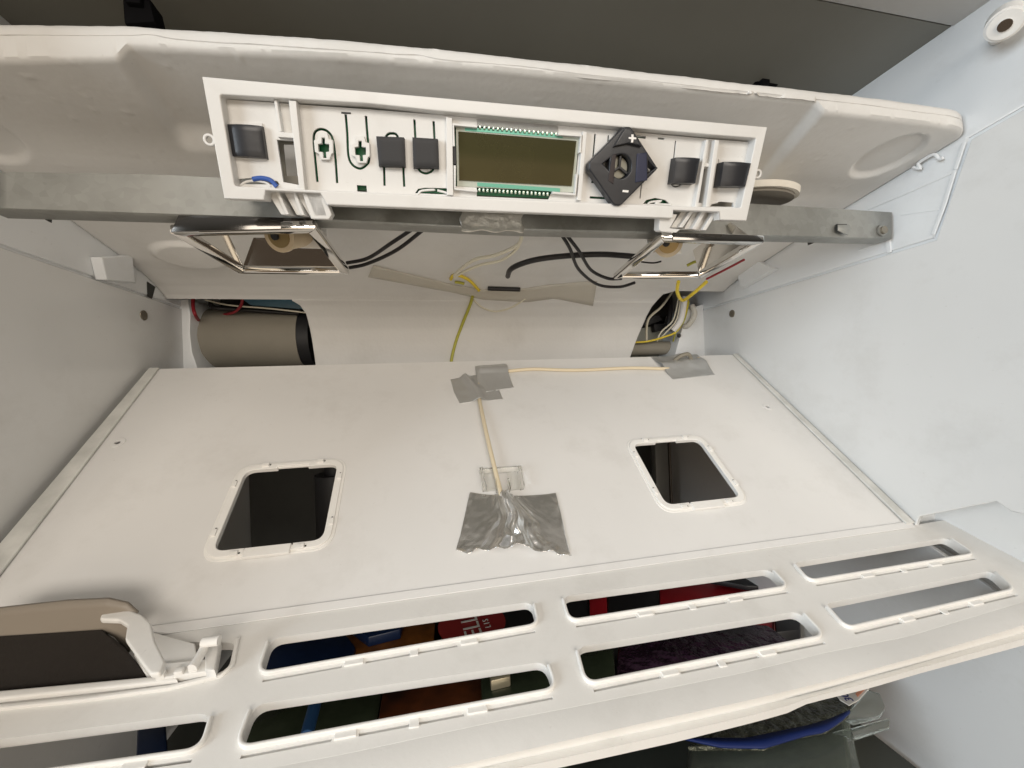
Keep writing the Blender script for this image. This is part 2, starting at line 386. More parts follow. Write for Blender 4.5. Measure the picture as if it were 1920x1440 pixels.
# ceiling, header, rear
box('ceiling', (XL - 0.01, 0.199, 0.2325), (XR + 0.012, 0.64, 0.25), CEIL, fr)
box('header', (XL - 0.01, 0.10, 0.2318), (0.46, 0.1985, 0.27), HEADER, fr, bev=0.0015)
box('interior_shade_panel', (XL + 0.001, 0.588, -0.75), (XR - 0.001, 0.592, 0.0), GREYDK, fr)  # added dark sheet standing in for shade in front of the white rear wall
box('rear_wall', (XL - 0.01, 0.60, -0.75), (XR + 0.01, 0.61, 0.34), LINER, fr)
box('cabinet_floor', (XL - 0.01, 0.13, -0.77), (XR + 0.01, 0.61, -0.755), LINER, fr)
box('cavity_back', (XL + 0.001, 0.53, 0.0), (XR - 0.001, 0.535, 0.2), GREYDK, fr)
# deep cheek pieces beside the tongue at the back
for L, sgn in (([(318, 565), (352, 560), (357, 590), (356, 625), (360, 660), (372, 695), (335, 700)], -1), ([(1318, 570), (1290, 580), (1278, 620), (1262, 680), (1330, 680)], 1)):
    prism('rear_cheek', [onY(x, y, 0.456) for x, y in L], (0, 0.05, 0), LINER2, fr, bev=0.001)

# roller foot at the top right
rf = thing('roller_foot', 'white round roller with a steel screw in the upper right corner', 'roller', onY(1885, 42, 0.165))
c0 = onY(1885, 42, 0.165); axis = (-c0.normalized() + Vector((-0.10, 0, -0.35))).normalized()
tube('roller', [c0 - c0 + axis * -0.008, axis * 0.004], 0.0082, WHITE, rf, n=1, seg=32)
tube('roller_rim', [axis * 0.0041, axis * 0.0055], 0.0070, WHITE, rf, n=1, seg=32)
tube('screw', [axis * 0.0056, axis * 0.0066], 0.0030, CHROME, rf, n=1, seg=16)
tube('bracket', [Vector((0.017, 0.012, 0.004)), axis * -0.006], 0.004, WHITE, rf, n=1, seg=12)

# black clips hanging between ceiling and foam
for L, lab in (([(228, -8), (278, -8), (290, 40), (232, 44)], 'black clip on the ceiling above the left of the foam block'),
               ([(1414, 150), (1418, 138), (1436, 120), (1466, 117), (1468, 128), (1462, 158), (1430, 156)], 'black clip between foam block and grey ceiling, towards the right wall')):
    o = thing('ceiling_clip', lab, 'clip', onZ(*L[0], 0.20), 'black ceiling clips')
    b0 = onZ(*L[0], 0.20)
    prism('clip_body', [onY(x, y, 0.245 if L[0][0] < 900 else 0.262) - b0 for x, y in L], (0, 0.012, 0), PITCH, o, bev=0.001)
    p = onY(L[0][0] + 20, L[0][1] + 8, 0.243 if L[0][0] < 900 else 0.26) - b0
    box('clip_tab', p - Vector((0.003, 0.001, 0.002)), p + Vector((0.004, 0.004, 0.005)), PITCH, o, bev=0.0006)

# ================================================================== foam block
YF = [(-0.244, 0.218), (-0.18, 0.2135), (-0.129, 0.2056), (-0.036, 0.1982), (0.03, 0.195), (0.1427, 0.1922), (0.256, 0.1895), (0.3175, 0.1890), (0.335, 0.1893), (0.343, 0.1902), (0.349, 0.1920), (0.3536, 0.1955)]
PROF = [(0.18, 0.1575), (0.27, 0.1415), (0.36, 0.121), (0.395, 0.1122)]
BEND = [(0.395, 0.1122), (0.407, 0.1082), (0.418, 0.1035), (0.428, 0.0975), (0.437, 0.0895), (0.444, 0.0795), (0.449, 0.067), (0.452, 0.052), (0.4535, 0.035), (0.454, 0.015), (0.454, -0.03)]
def seg_d(p, a, b):
    """signed distance to the line a->b, positive on its left"""
    d = (Vector(b) - Vector(a)).normalized(); q = Vector(p) - Vector(a); return d.x * q.y - d.y * q.x
rl0 = onZ(222, 88, 0.156); rl1 = onZ(345, 262, 0.150); rr0 = onZ(1542, 204, 0.156); rr1 = onZ(1470, 290, 0.150)
e1 = Vector((0.3215, 0.217, 0)); e2 = Vector((-0.236, 0.258, 0))
def foam_z(x, y, edge=False):
    z = lin(y, PROF)
    dl = -seg_d((x, y), (rl0.x, rl0.y), (rl1.x, rl1.y)); dr = seg_d((x, y), (rr0.x, rr0.y), (rr1.x, rr1.y))
    k = sstep(-0.003, 0.004, dl) * sstep(-0.004, 0.004, dr) * sstep(0.262, 0.246, y)
    z += 0.0055 * k
    if not edge:
        for c, rx, ry, dz in ((e1, 0.0205, 0.0205, 0.0032), (e2, 0.023, 0.023, 0.0035)):
            q = math.hypot((x - c.x) / rx, (y - c.y) / ry); z += dz * sstep(1.0, 0.87, q)
        q = math.hypot((x + 0.19) / 0.03, (y - 0.372) / 0.020); z -= 0.003 * sstep(1.0, 0.8, q)
        z += 0.00025 * noise.noise(Vector((x * 18, y * 18, 1.3))) * sstep(0.394, 0.37, y)
        b_ = noise.noise(Vector((x * 260, y * 260, 5)))
        if b_ > 0.60 and y < 0.36: z -= 0.0003
    return z
fb = thing('foam_block', 'long white polystyrene block spanning the top between both side walls', 'foam insulation', (0, 0, 0))
NX = 420; rows = []
xs = [-0.2435 + (0.3535 + 0.2435) * i / (NX - 1) for i in range(NX)]
# top back, top front, rounded front face, underside
def wob(x, k, a=0.00028): return a * noise.noise(Vector((x * 45, k * 3.1, 0.2))) + a * 0.6 * noise.noise(Vector((x * 190, k * 7, 4)))
for y_ in (0.47, 0.30): rows.append([Vector((x, y_, 0.170)) for x in xs])
rows.append([Vector((x, lin(x, YF) + 0.004 + wob(x, 1), 0.1695 + wob(x, 2))) for x in xs])
rows.append([Vector((x, lin(x, YF) + 0.001 + wob(x, 3), 0.1680 + wob(x, 4))) for x in xs])
rows.append([Vector((x, lin(x, YF) + wob(x, 5), 0.1655 + wob(x, 6))) for x in xs])
seam = lambda x: 0.1625 + 0.0006 * noise.noise(Vector((x * 28, 0, 9))) + 0.0012 * math.exp(-((x + 0.118) / 0.006) ** 2) + 0.0010 * math.exp(-((x - 0.0) / 0.007) ** 2)
rows.append([Vector((x, lin(x, YF) + wob(x, 7), seam(x) + 0.0004)) for x in xs])
rows.append([Vector((x, lin(x, YF) + 0.0009, seam(x))) for x in xs])
rows.append([Vector((x, lin(x, YF) - 0.0003 + wob(x, 8), seam(x) - 0.0004)) for x in xs])
rows.append([Vector((x, lin(x, YF) - 0.0004 + wob(x, 9), foam_z(x, lin(x, YF), True) + 0.0012)) for x in xs])
NY = 150
for j in range(NY):
    t = j / (NY - 1)
    rows.append([(lambda y: Vector((x, y, foam_z(x, y) + (0.0004 if j == 0 else 0))))(lin(x, YF) + 0.0006 + (0.395 - lin(x, YF) - 0.0006) * t) for x in xs])
dense = []
for a, b in zip(BEND, BEND[1:]):
    for k in range(6): dense.append((a[0] + (b[0] - a[0]) * k / 6, a[1] + (b[1] - a[1]) * k / 6))
dense.append(BEND[-1])
FP = PROF + BEND[1:]
def onfoam(px, py, off=0.0006):
    r = ray(px, py); t = 0.2
    while t < 0.7:
        p = r * t
        if p.y >= 0.4538 - off or p.z >= lin(p.y, FP) - off: return p
        t += 0.0004
    return r * t
pl = [onfoam(x, y, 0) for x, y in ((548, 564), (562, 572), (574, 588), (583, 625), (594, 700))]
pr = [onfoam(x, y, 0) for x, y in ((1262, 547), (1243, 552), (1222, 575), (1205, 610), (1178, 680))]
ZL, ZR = onfoam(430, 561, 0).z, onfoam(1290, 546, 0).z
ZT = max(ZL, ZR)
for y, z in dense[1:]:
    if z > ZT: rows.append([Vector((x, y, z)) for x in xs]); yz_last = (y, z)
# tongue: continues down at the back between the two openings
def side_x(P, z):
    L = sorted([(p.z, p.x) for p in P]); return lin(z, L)
def wide(z, left):
    k = sstep(pl[0].z, ZL, z) if left else sstep(pr[0].z, ZR, z)
    if left: return XL + .0005 if z >= ZL else side_x(pl, z)
    return 0.3535 if z >= ZR else side_x(pr, z)
TR = [d for d in dense if d[1] <= ZT - 1e-4]
for zz in (ZL, ZR):
    for (y0, z0), (y1, z1) in zip(dense, dense[1:]):
        if z0 >= zz >= z1:
            yy = y0 + (y1 - y0) * (z0 - zz) / (z0 - z1 + 1e-9); TR += [(yy, zz), (yy, zz - 1e-5)]; break
TR = sorted(set(TR), key=lambda q: -q[1])
for y, z in TR:
    x0, x1 = wide(z, True), wide(z, False)
    rows.append([Vector((min(max(x, x0), x1), y, z)) for x in xs])
strips('foam_body', rows, FOAM, fb, thick=0.0012, smooth=50, weld=True)

# ================================================================== things in the openings behind the tongue
def wires_group():
    cyl = thing('drum', 'dull beige cylinder lying behind the left opening of the foam', 'drum', onY(470, 636, 0.502))
    o = onY(470, 636, 0.502); a = onY(330, 640, 0.502) - o; b = onY(572, 636, 0.502) - o; a.z = b.z = 0
    tube('cylinder_body', [a, b], 0.0337, TUBE, cyl, n=1, seg=64)
    tube('cylinder_cap', [b, b + Vector((0.012, 0, 0))], 0.0327, BLACKM, cyl, n=1, seg=48)
wires_group()
def wire(name, L, r, m, label, cat='wire', group=None, n=8):
    """L: list of (px, py, Y)"""
    P = [onY(x, y, Y) for x, y, Y in L]; o0 = P[0]
    o = tube(name, [p - o0 for p in P], r, m, n=n); o.location = o0
    return tag(o, label, cat, group)
wire('wire', [(362, 555, .455), (362, 575, .452), (366, 590, .450), (372, 600, .47)], 0.0016, WIRER, 'short dark red wire beside the left end of the beige cylinder')
wire('wire', [(455, 555, .455), (452, 572, .458), (440, 585, .47), (420, 590, .48)], 0.0014, WIRER, 'dark red wire looping over the beige cylinder')
wire('wire', [(385, 562, .47), (430, 572, .462), (500, 578, .46), (572, 586, .462), (600, 590, .47)], 0.0009, WIREW, 'thin pale wire above the beige cylinder')
wire('wire', [(395, 562, .475), (400, 576, .47), (440, 580, .472), (560, 588, .475)], 0.0022, WIREB, 'black wire above the beige cylinder in the left opening')
bl = thing('ice_blue_sheet', 'blue plastic sheet glimpsed at the top of the left opening', 'plastic sheet', onY(520, 560, 0.48))
o0 = onY(520, 560, 0.48)
prism('sheet', [onY(x, y, 0.48) - o0 for x, y in ((450, 558), (470, 572), (600, 582), (600, 545), (470, 545))], (0, 0.004, 0), mat('blue_sheet', (0.10, 0.22, 0.32), 0.3), bl, bev=0.0005)

# wiring in the right opening
RW = [([(1262, 545, .47), (1240, 575, .46), (1215, 600, .46), (1212, 640, .47)], 0.0016, WIREW, 'white wire curving at the left of the right opening'),
      ([(1272, 560, .455), (1262, 600, .45), (1240, 622, .455), (1232, 640, .46)], 0.0010, WIREW, 'thin white wire in the right opening beside the flat white cable'),
      ([(1276, 562, .452), (1268, 600, .448), (1250, 622, .452), (1238, 634, .46)], 0.0009, WIREW, 'thin white wire looping low in the right opening'),
      ([(1284, 558, .45), (1276, 600, .447), (1262, 620, .452)], 0.0038, PRINTW, 'thick flat white cable in the right opening'),
      ([(1290, 560, .45), (1284, 590, .447), (1270, 620, .45), (1245, 632, .455), (1215, 640, .46), (1190, 642, .465)], 0.0013, WIREY, 'yellow wire running down and left in the right opening'),
      ([(1292, 565, .449), (1283, 600, .446), (1268, 622, .45), (1262, 640, .46)], 0.0010, WIREYG, 'green and yellow wire next to the white cable in the right opening'),
      ([(1256, 552, .475), (1256, 590, .468), (1250, 620, .47)], 0.0035, WIREB, 'black sleeved wire behind the others in the right opening'),
      ([(1297, 572, .452), (1302, 590, .45), (1290, 610, .452), (1278, 612, .46)], 0.0035, TAPE, 'brown taped wire bundle at the right of the right opening')]
for L, r, m, lab in RW: wire('wire', L, r, m, lab, group='wires in the right opening')
cb = thing('connector_box', 'pale box with dark connectors deep in the right opening', 'connector', onY(1225, 640, 0.49))
o0 = onY(1225, 640, 0.49)
prism('box_body', [onY(x, y, 0.495) - o0 for x, y in ((1190, 618), (1262, 604), (1270, 700), (1180, 700))], (0, 0.02, 0), mat('pale_connector', (0.35, 0.36, 0.32), 0.5), cb, bev=0.001)
prism('plug', [onY(x, y, 0.485) - o0 for x, y in ((1226, 608), (1252, 605), (1252, 618), (1228, 622))], (0, 0.008, 0), BLACKM, cb, bev=0.0008)
prism('plug', [onY(x, y, 0.48) - o0 for x, y in ((1205, 598), (1235, 590), (1243, 600), (1208, 612))], (0, 0.008, 0), BLACKM, cb, bev=0.0008)
tube('pipe', [onY(1180, 654, 0.48) - o0, onY(1262, 652, 0.48) - o0], 0.009, TUBE, cb, n=1, seg=24)
pc = onY(1274, 629, 0.452) - o0
prism('dark_hole_plug', [pc + Vector((0.0022 * math.cos(a), 0, 0.0028 * math.sin(a))) for a in [k * math.pi / 6 for k in range(12)]], (0, 0.002, 0), BLACKM, cb)

# ================================================================== steel bar
YB = 0.2355
top = interp([(-30, 322), (300, 327), (620, 345), (1000, 360), (1500, 387), (1672, 398)], 40)
bot = interp([(-30, 389), (360, 402), (640, 412), (960, 428), (1240, 435), (1672, 447)], 40)
bar = thing('steel_bar', 'galvanised steel bar running across below the foam block behind the control panel', 'metal bar', onY(-30, 389, YB))
b0 = onY(-30, 389, YB)
T = [onY(x, y, YB) - b0 for x, y in top]; B = [onY(x, y, YB) - b0 for x, y in bot]
lip = 0.0022
rows = [[p + Vector((0, 0.022, 0)) for p in T], [p + Vector((0, .0012, .0004)) for p in T], T,
        B, [p + Vector((0, .0010, -.0006)) for p in B], [p + Vector((0, 0.011, -0.0006)) for p in B]]
strips('bar_body', rows, STEEL, bar, thick=-0.0009, smooth=30)
def on_bar(px, py, dy=0.0): return onY(px, py, YB - dy) - b0
s = on_bar(1655, 432, 0.001)
tube('screw', [s, s + Vector((0, -0.0016, 0))], 0.0030, SCREW, bar, n=1, seg=8)
tube('washer', [s + Vector((0, 0.0008, 0)), s + Vector((0, -0.0002, 0))], 0.0042, STEEL, bar, n=1, seg=20)
prism('bar_slot', [on_bar(x, y, 0.0012) for x, y in ((1569, 420), (1588, 420), (1590, 432), (1570, 432))], (0, 0.0008, 0), GREYDK, bar)
prism('bent_tab', [on_bar(x, y, 0.0032) for x, y in ((1572, 421), (1592, 421), (1597, 431), (1592, 433), (1591, 441), (1572, 432))], (0, 0.0010, 0), STEEL, bar, bev=0.0003)
prism('rear_tab', [onY(x, y, YB + 0.012) - b0 for x, y in ((1516, 441), (1556, 441), (1540, 449), (1518, 459))], (0, 0.0015, 0), GREYDK, bar)
prism('rear_tab', [onY(x, y, YB + 0.012) - b0 for x, y in ((40, 391), (94, 396), (92, 416), (72, 405))], (0, 0.0015, 0), GREYDK, bar)

# foil strip wrapped round the bar
ft = thing('foil_strip', 'crumpled foil strip wrapped round the middle of the steel bar', 'foil tape', onY(920, 412, YB - 0.002))
f0 = onY(920, 412, YB - 0.002)
rows = []
for j in range(26):
    t = j / 25; r = []
    for i in range(50):
        u = i / 49; x = 864 + (980 - 864) * u + (3 * math.sin(9 * t) if i in (0, 49) else 0); y = 388 + (433 + 2.0 * math.sin(u * 14) - 388 + 2 * u) * t
        p = onY(x, y, YB - 0.0016) - f0
        d = 0.00035 * noise.noise(Vector((u * 9, t * 4, 2))) + 0.00025 * abs(noise.noise(Vector((u * 22, t * 10, 7))))
        r.append(p + Vector((0, d - (0.0), 0)))
    rows.append(r)
strips('foil', rows, FOIL3, ft, thick=0.0002, smooth=80)

# ================================================================== cream disc above the bar
o0 = onZ(1412, 372, 0.1325); o0.y += 0.0
dc = thing('round_cap', 'cream round cap under the foam just above the right end of the bar', 'cap', o0)
rr_ = 0.0285
dc.rotation_euler = (math.radians(11), math.radians(3), 0)
tube('cap_rim', [Vector((0, 0.0, 0.000)), Vector((0, 0, 0.0042))], rr_, DISC, dc, n=1, seg=64)
tube('cap_inner', [Vector((0, 0, -0.002)), Vector((0, 0, 0.0))], rr_ * 0.90, mat('cap_underside', (0.22, 0.20, 0.17), 0.6), dc, n=1, seg=64)

# ================================================================== lamp housings
def housing(cor, label, zt, socket_uv, back=True, plate=None):
    """cor: near-left, near-right, far-right, far-left corners of the rim in 3D"""
    o0 = sum(cor, Vector()) / 4
    t = thing('lamp_housing', label, 'lamp housing', o0, 'chrome lamp housings below the steel bar')
    K = [c - o0 for c in cor]
    def bl(u, v): return (K[0] * (1 - u) + K[1] * u) * (1 - v) + (K[3] * (1 - u) + K[2] * u) * v
    def ring(u0, v0, u1, v1, h): return [bl(u0, v0) + Vector((0, 0, h)), bl(u1, v0) + Vector((0, 0, h)), bl(u1, v1) + Vector((0, 0, h)), bl(u0, v1) + Vector((0, 0, h))]
    O = ring(0, 0, 1, 1, 0); I = ring(.075, .07, .925, .93, 0.0)
    # rim: four chrome bars
    for i in range(4):
        j = (i + 1) % 4
        q = [O[i], O[j], I[j], I[i]]
        prism('rim_bar', q, (0, 0, 0.0052), CHROME, t, bev=0.0009)
    # lower lip of the front bar, a taller plate
    prism('front_plate', [onY(x, y, plate[0]) - o0 for x, y in plate[1]], (0, 0.0012, 0), DARKCH, t, bev=0.0003)
    # mirror walls leaning inwards
    tp = ring(.22, .18, .80, .80, zt + 0.006); lo = ring(.07, .07, .93, .93, 0.0047)
    for i in ((1, 2, 3) if back else (1, 3)):
        j = (i + 1) % 4
        q = [lo[i], lo[j], tp[j], tp[i]]
        if i == 3:   # left wall is a separate triangle, open at the back
            q = [lo[3], lo[0], tp[0]]
        n_ = (q[1] - q[0]).cross(q[2] - q[0]).normalized() * 0.0008
        prism('reflector_wall', q, n_, MIRROR, t, bev=0.0)
    # socket
    u, v = socket_uv; c = bl(u, v); c.z = 0
    ax = Vector((0.30, 0.80, 0.42)).normalized(); c = c + Vector((0, -0.004, 0.0085))
    tube('socket', [c, c + ax * 0.020], 0.0088, BEIGE, t, n=1, seg=32)
    tube('socket_ring', [c - ax * 0.0016, c + ax * 0.0010], 0.0096, BEIGE, t, n=1, seg=32)
    tube('socket_mouth', [c - ax * 0.0022, c], 0.0068, mat('socket_brass', (0.28, 0.20, 0.09), 0.35, 0.6), t, n=1, seg=24)
    tube('contact', [c - ax * 0.0028 + Vector((-.002, 0, 0)), c + Vector((-.002, 0, 0))], 0.0024, BLACKM, t, n=1, seg=10)
    prism('socket_plate', [c + ax * .020 + Vector(q) for q in ((-.012, 0, -.010), (.016, 0, -.010), (.016, 0, .006), (-.012, 0, .006))], (0, .001, 0), WHITE, t, bev=.0003)
    return t
housing([onZ(318, 438, .088), onZ(592, 430, .088), onZ(655, 516, .088), onZ(448, 514, .088)], 'chrome lamp housing with mirror walls, under the left half of the steel bar', 0.015, (0.62, 0.40), plate=(0.2315, [(334, 403), (590, 409), (594, 428), (320, 434)]))
housing([onZ(1240, 448, .088), onZ(1434, 455, .086), onZ(1316, 523, .086), onZ(1150, 524, .088)], 'chrome lamp housing tilted open, under the right half of the steel bar', 0.013, (0.24, 0.34), back=False, plate=(0.2120, [(1262, 436), (1420, 441), (1434, 453), (1262, 450)]))

# ================================================================== cables between the housings and the foam
def cable(L, r, m, label, group=None):
    """L: (px, py, Z)"""
    P = [onZ(x, y, z) for x, y, z in L]; o0 = P[0]
    o = tube('wire', [p - o0 for p in P], r, m, n=10, seg=10); o.location = o0
    return tag(o, label, 'wire', group)
def foamwire(L, r, m, label, lift=1.1):
    P = [onfoam(x, y, r * lift) for x, y in L]; o0 = P[0]
    o = tube('wire', [p - o0 for p in P], r, m, n=8); o.location = o0
    return tag(o, label, 'wire')
G = 'black wires under the foam block'
cable([(655, 502, .1), (690, 494, .102), (745, 468, .106), (800, 425, .114)], 0.0014, WIREB, 'black wire from the left lamp housing up behind the bar, lower of the pair', G)
cable([(650, 493, .102), (690, 484, .104), (735, 455, .108), (780, 425, .116)], 0.0014, WIREB, 'black wire from the left lamp housing up behind the bar, upper of the pair', G)
cable([(952, 518, .1055), (960, 503, .104), (1000, 488, .106), (1060, 480, .108), (1130, 477, .108), (1200, 482, .105)], 0.0024, WIREB, 'thick black wire leaving a hole in the foam and running right', G)
cable([(1045, 428, .118), (1068, 465, .107), (1085, 505, .099), (1120, 533, .093), (1160, 538, .09), (1190, 530, .09)], 0.0014, WIREB, 'thin black wire hanging in the lower loop towards the right lamp housing', G)
cable([(1052, 428, .118), (1085, 470, .106), (1108, 506, .098), (1140, 522, .092), (1165, 522, .088)], 0.0014, WIREB, 'thin black wire hanging in the upper loop towards the right lamp housing', G)
cable([(978, 430, .118), (972, 458, .112), (930, 478, .108), (890, 487, .106), (860, 508, .104), (852, 518, .103)], 0.0015, WIREW, 'pale wire from the bar to the masking tape, upper one')
cable([(980, 430, .118), (970, 465, .111), (940, 488, .107), (900, 497, .105), (865, 512, .103), (853, 520, .102)], 0.0012, WIREW, 'pale wire from the bar to the masking tape, lower one')
foamwire([(845, 524), (850, 517), (862, 517), (880, 526), (893, 539), (898, 545)], 0.0016, WIREY, 'short yellow loop of wire above the masking tape')
foamwire([(853, 529), (862, 530), (870, 532)], 0.0014, WIREYG, 'yellow crimp beside the yellow loop')
foamwire([(886, 556), (881, 573), (866, 610), (855, 640), (847, 672), (845, 695)], 0.0017, WIREYG, 'yellow green wire hanging down in front of the white back', 1.6)
foamwire([(888, 562), (905, 577), (930, 584), (960, 576), (985, 560)], 0.0010, WIREW, 'thin white wire looping below the masking tape')
foamwire([(915, 541), (945, 542), (975, 543)], 0.0023, WIREB, 'short black sleeve lying on the masking tape')
cable([(1272, 528, .094), (1270, 548, .088), (1280, 563, .085), (1300, 550, .087), (1325, 528, .094)], 0.0017, WIREY, 'yellow wire looping below the right lamp housing')
cable([(1288, 498, .1), (1300, 492, .102), (1308, 490, .104)], 0.0013, WIREYG, 'yellow wire end inside the right lamp housing')
cable([(1325, 523, .092), (1355, 508, .094), (1395, 487, .096)], 0.0010, WIRER, 'dark red wire beside the right edge of the tilted lamp housing')
cable([(1202, 491, .1), (1225, 493, .098), (1240, 490, .098)], 0.0007, WIREB, 'fine black wire behind the beige socket')

# masking tape across the bend of the foam
def ribbon(name, rows_px, m, label, cat, Y, thick=0.0003):
    """rows of (px,py,Y) lofted"""
    R = [[onfoam(x, y, Yv) for x, y, Yv in r] for r in rows_px]; o0 = R[0][0].copy()
    o = strips(name, [[p - o0 for p in r] for r in R], m, None, thick=thick, smooth=80, away=(0, 1, 1)); o.location = o0
    return tag(o, label, cat)
n = 40
up = interp([(700, 498), (850, 534), (905, 543), (985, 541), (1030, 534), (1120, 527)], n)
lo = interp([(690, 520), (850, 549), (905, 562), (985, 567), (1040, 560), (1112, 574)], n)
ribbon('masking_tape', [[(a[0] * (1 - k) + b[0] * k, a[1] * (1 - k) + b[1] * k, .0014 + .0006 * math.sin(i * .9 + k * 2)) for i, (a, b) in enumerate(zip(up, lo))] for k in (0, .25, .5, .75, 1)], TAPE, 'translucent beige masking tape stuck across the foam below the wires', 'tape', 0.43)

# ================================================================== control panel
hdir = Vector((4373, -132, 737)); hW = Vector((hdir.dot(AX), hdir.dot(AY), hdir.dot(AZ)))
vdir = Vector((-103, 2247, 737)); vW = Vector((vdir.dot(AX), vdir.dot(AY), vdir.dot(AZ)))
po = ray(418, 370) * 0.187
P = Frame(po, hW, -vW)       # u to the right, v up, normal h towards the viewer
assert P.n.dot(po) < 0
cp = thing('control_panel', 'white plastic control unit with black buttons and small display in front of the bar', 'control panel', P.m)
HF = -0.0055                 # top of the recessed floor
outer = P.pts([(378, 143), (1439, 238), (1400, 414), (1350, 412), (1349, 397), (1263, 394), (1262, 409), (1200, 407), (620, 384), (612, 383), (600, 362), (498, 357), (495, 375), (420, 372)])
inner_px = [(412, 177), (690, 194), (822, 208), (1114, 234), (1324, 252), (1418, 259), (1389, 390), (1203, 384), (900, 371), (440, 349)]
inner = P.pts(inner_px)
slab('frame', outer, -0.0090, 0, PANELW, cp, holes=[rnd(inner, 0.0012, 3)], bevel=0.0006)
fl = lambda L: P.pts(L, HF)
W4 = 0.0011
def slot(L, wd=W4, n=5):
    Q = smooth_path([Vector((*P.at(x, y, HF), 0)) for x, y in L], n) if len(L) > 2 else [Vector((*P.at(x, y, HF), 0)) for x, y in L]
    return stroke([(q.x, q.y) for q in Q], wd)
cross_h = [(-3, -19), (3, -19), (3, -8), (11, -7), (11, 7), (5, 8), (6, 19), (0, 19), (-1, 8), (-9, 7), (-10, -7), (-3, -8)]
cross_o = [(-10, -30), (8, -30), (11, -18), (19, -16), (20, 10), (16, 13), (13, 24), (-5, 24), (-9, 12), (-17, 8), (-19, -15), (-10, -17)]
crosses = [(606, 277), (675, 283)]
lcd_hole = fl([(852, 234), (895, 237), (894, 219), (1046, 234), (1047, 252), (1088, 253), (1077, 362), (1036, 357), (1028, 374), (894, 368), (894, 350), (854, 349)])
holes = [fl([(cx + a, cy + b) for a, b in cross_h]) for cx, cy in crosses]
holes += [slot([(595, 341), (591, 300), (588, 262), (591, 247), (602, 242), (615, 247), (624, 262), (629, 300), (632, 343)]),
          slot([(648, 214), (651, 250), (653, 290), (660, 308), (675, 316), (688, 308), (692, 296), (689, 255), (686, 217)]),
          slot([(720, 309), (721, 348)]), slot([(756, 311), (758, 350)]), slot([(777, 224), (779, 262)]), slot([(813, 227), (815, 265)]),
          slot([(783, 312), (788, 321), (799, 325), (809, 321), (814, 314)]),
          slot([(721, 262), (727, 252), (735, 250), (743, 252), (748, 262)]),
          slot([(1116, 251), (1112, 296)], 0.0008), slot([(1141, 254), (1140, 268)], 0.0008), slot([(1109, 341), (1128, 342)]), slot([(1106, 370), (1146, 372)]),
          slot([(1194, 256), (1211, 258)]), slot([(1203, 345), (1200, 372)], 0.0006),
          slot([(1267, 264), (1262, 310), (1258, 340), (1265, 350), (1277, 347)], 0.0007),
          fl([(669, 347), (687, 348), (688, 360), (670, 359)]),
          fl([(778, 362), (784, 354), (797, 352), (842, 353), (843, 365)]),
          fl([(869, 357), (879, 358), (880, 369), (869, 368)][0:4]) if False else fl([(1206, 382), (1212, 375), (1229, 371), (1248, 375), (1257, 383)]),
          fl([(519, 262), (551, 264), (561, 347), (531, 341)]),
          fl([(1319, 316), (1336, 317), (1323, 381), (1308, 380)]),
          fl([(440, 345), (442, 336), (480, 333), (520, 340), (524, 346)]),
          fl([(1234, 258), (1246, 259), (1246, 262), (1234, 261)]),
          fl([(1331, 387), (1338, 380), (1352, 378), (1375, 380), (1376, 388)]), lcd_hole]
floor_out = grow(fl([(416, 193), (690, 212), (822, 222), (1114, 247), (1324, 266), (1411, 273), (1385, 387), (1203, 382), (900, 369), (444, 347)]), 0.0016)
slab('panel_floor', floor_out, HF - 0.0014, HF, PANELW, cp, holes=holes, bevel=0.00015, seg=1)
for cx, cy in crosses:
    slab('cross_socket', P.pts([(cx + a * 0.93, cy + b * 0.93) for a, b in cross_o], HF + .0022), HF, HF + 0.0022, PANELW, cp, holes=[P.pts([(cx + a, cy + b) for a, b in cross_h], HF + .0022)], bevel=0.0002)
slab('slot_bar', fl([(640, 210), (658, 211), (658, 214), (640, 213)]), HF - .0002, HF + .0003, BLACKM, cp)
# ribs of the panel
def prib(L, h0=-0.0088, h1=-0.0005, m=PANELW, name='rib'):
    slab(name, P.pts(L, h1), h0, h1, m, cp, bevel=0.0003)
prib([(541, 188), (555, 189), (572, 356), (561, 355)], h1=-0.0010)
prib([(513, 187), (519, 187), (529, 247), (524, 247)], h1=-0.0022)
prib([(524, 247), (552, 249), (554, 259), (521, 257)], h1=-0.0022)
prib([(1324, 262), (1329, 262), (1309, 388), (1303, 388)], h1=-0.0022)
prib([(1341, 262), (1349, 263), (1330, 388), (1323, 388)], h1=-0.0012)
prib([(1316, 305), (1340, 307), (1339, 314), (1316, 312)], h1=-0.0035)
prib([(836, 219), (848, 221), (850, 366), (838, 365)], h1=-0.0030)
prib([(1093, 246), (1101, 247), (1090, 376), (1082, 375)], h1=-0.0030)
# bright lip round the display
for L in ([(895, 237), (850, 233), (851, 274)], [(853, 310), (853, 354), (895, 358)], [(1047, 251), (1090, 254), (1088, 286)], [(1082, 326), (1079, 365), (1036, 361)]):
    Q = [P.at(x, y, HF + 0.003) for x, y in L]
    slab('display_lip', stroke_sharp(Q, 0.0011) if False else stroke(Q, 0.0011), HF - 0.0005, HF + 0.003, PANELW, cp, bevel=0.0002)
slab('display_clip', P.pts([(849, 275), (855, 275), (856, 308), (850, 308)], HF + .002), HF - .001, HF + .002, BLACKM, cp, bevel=.0003)
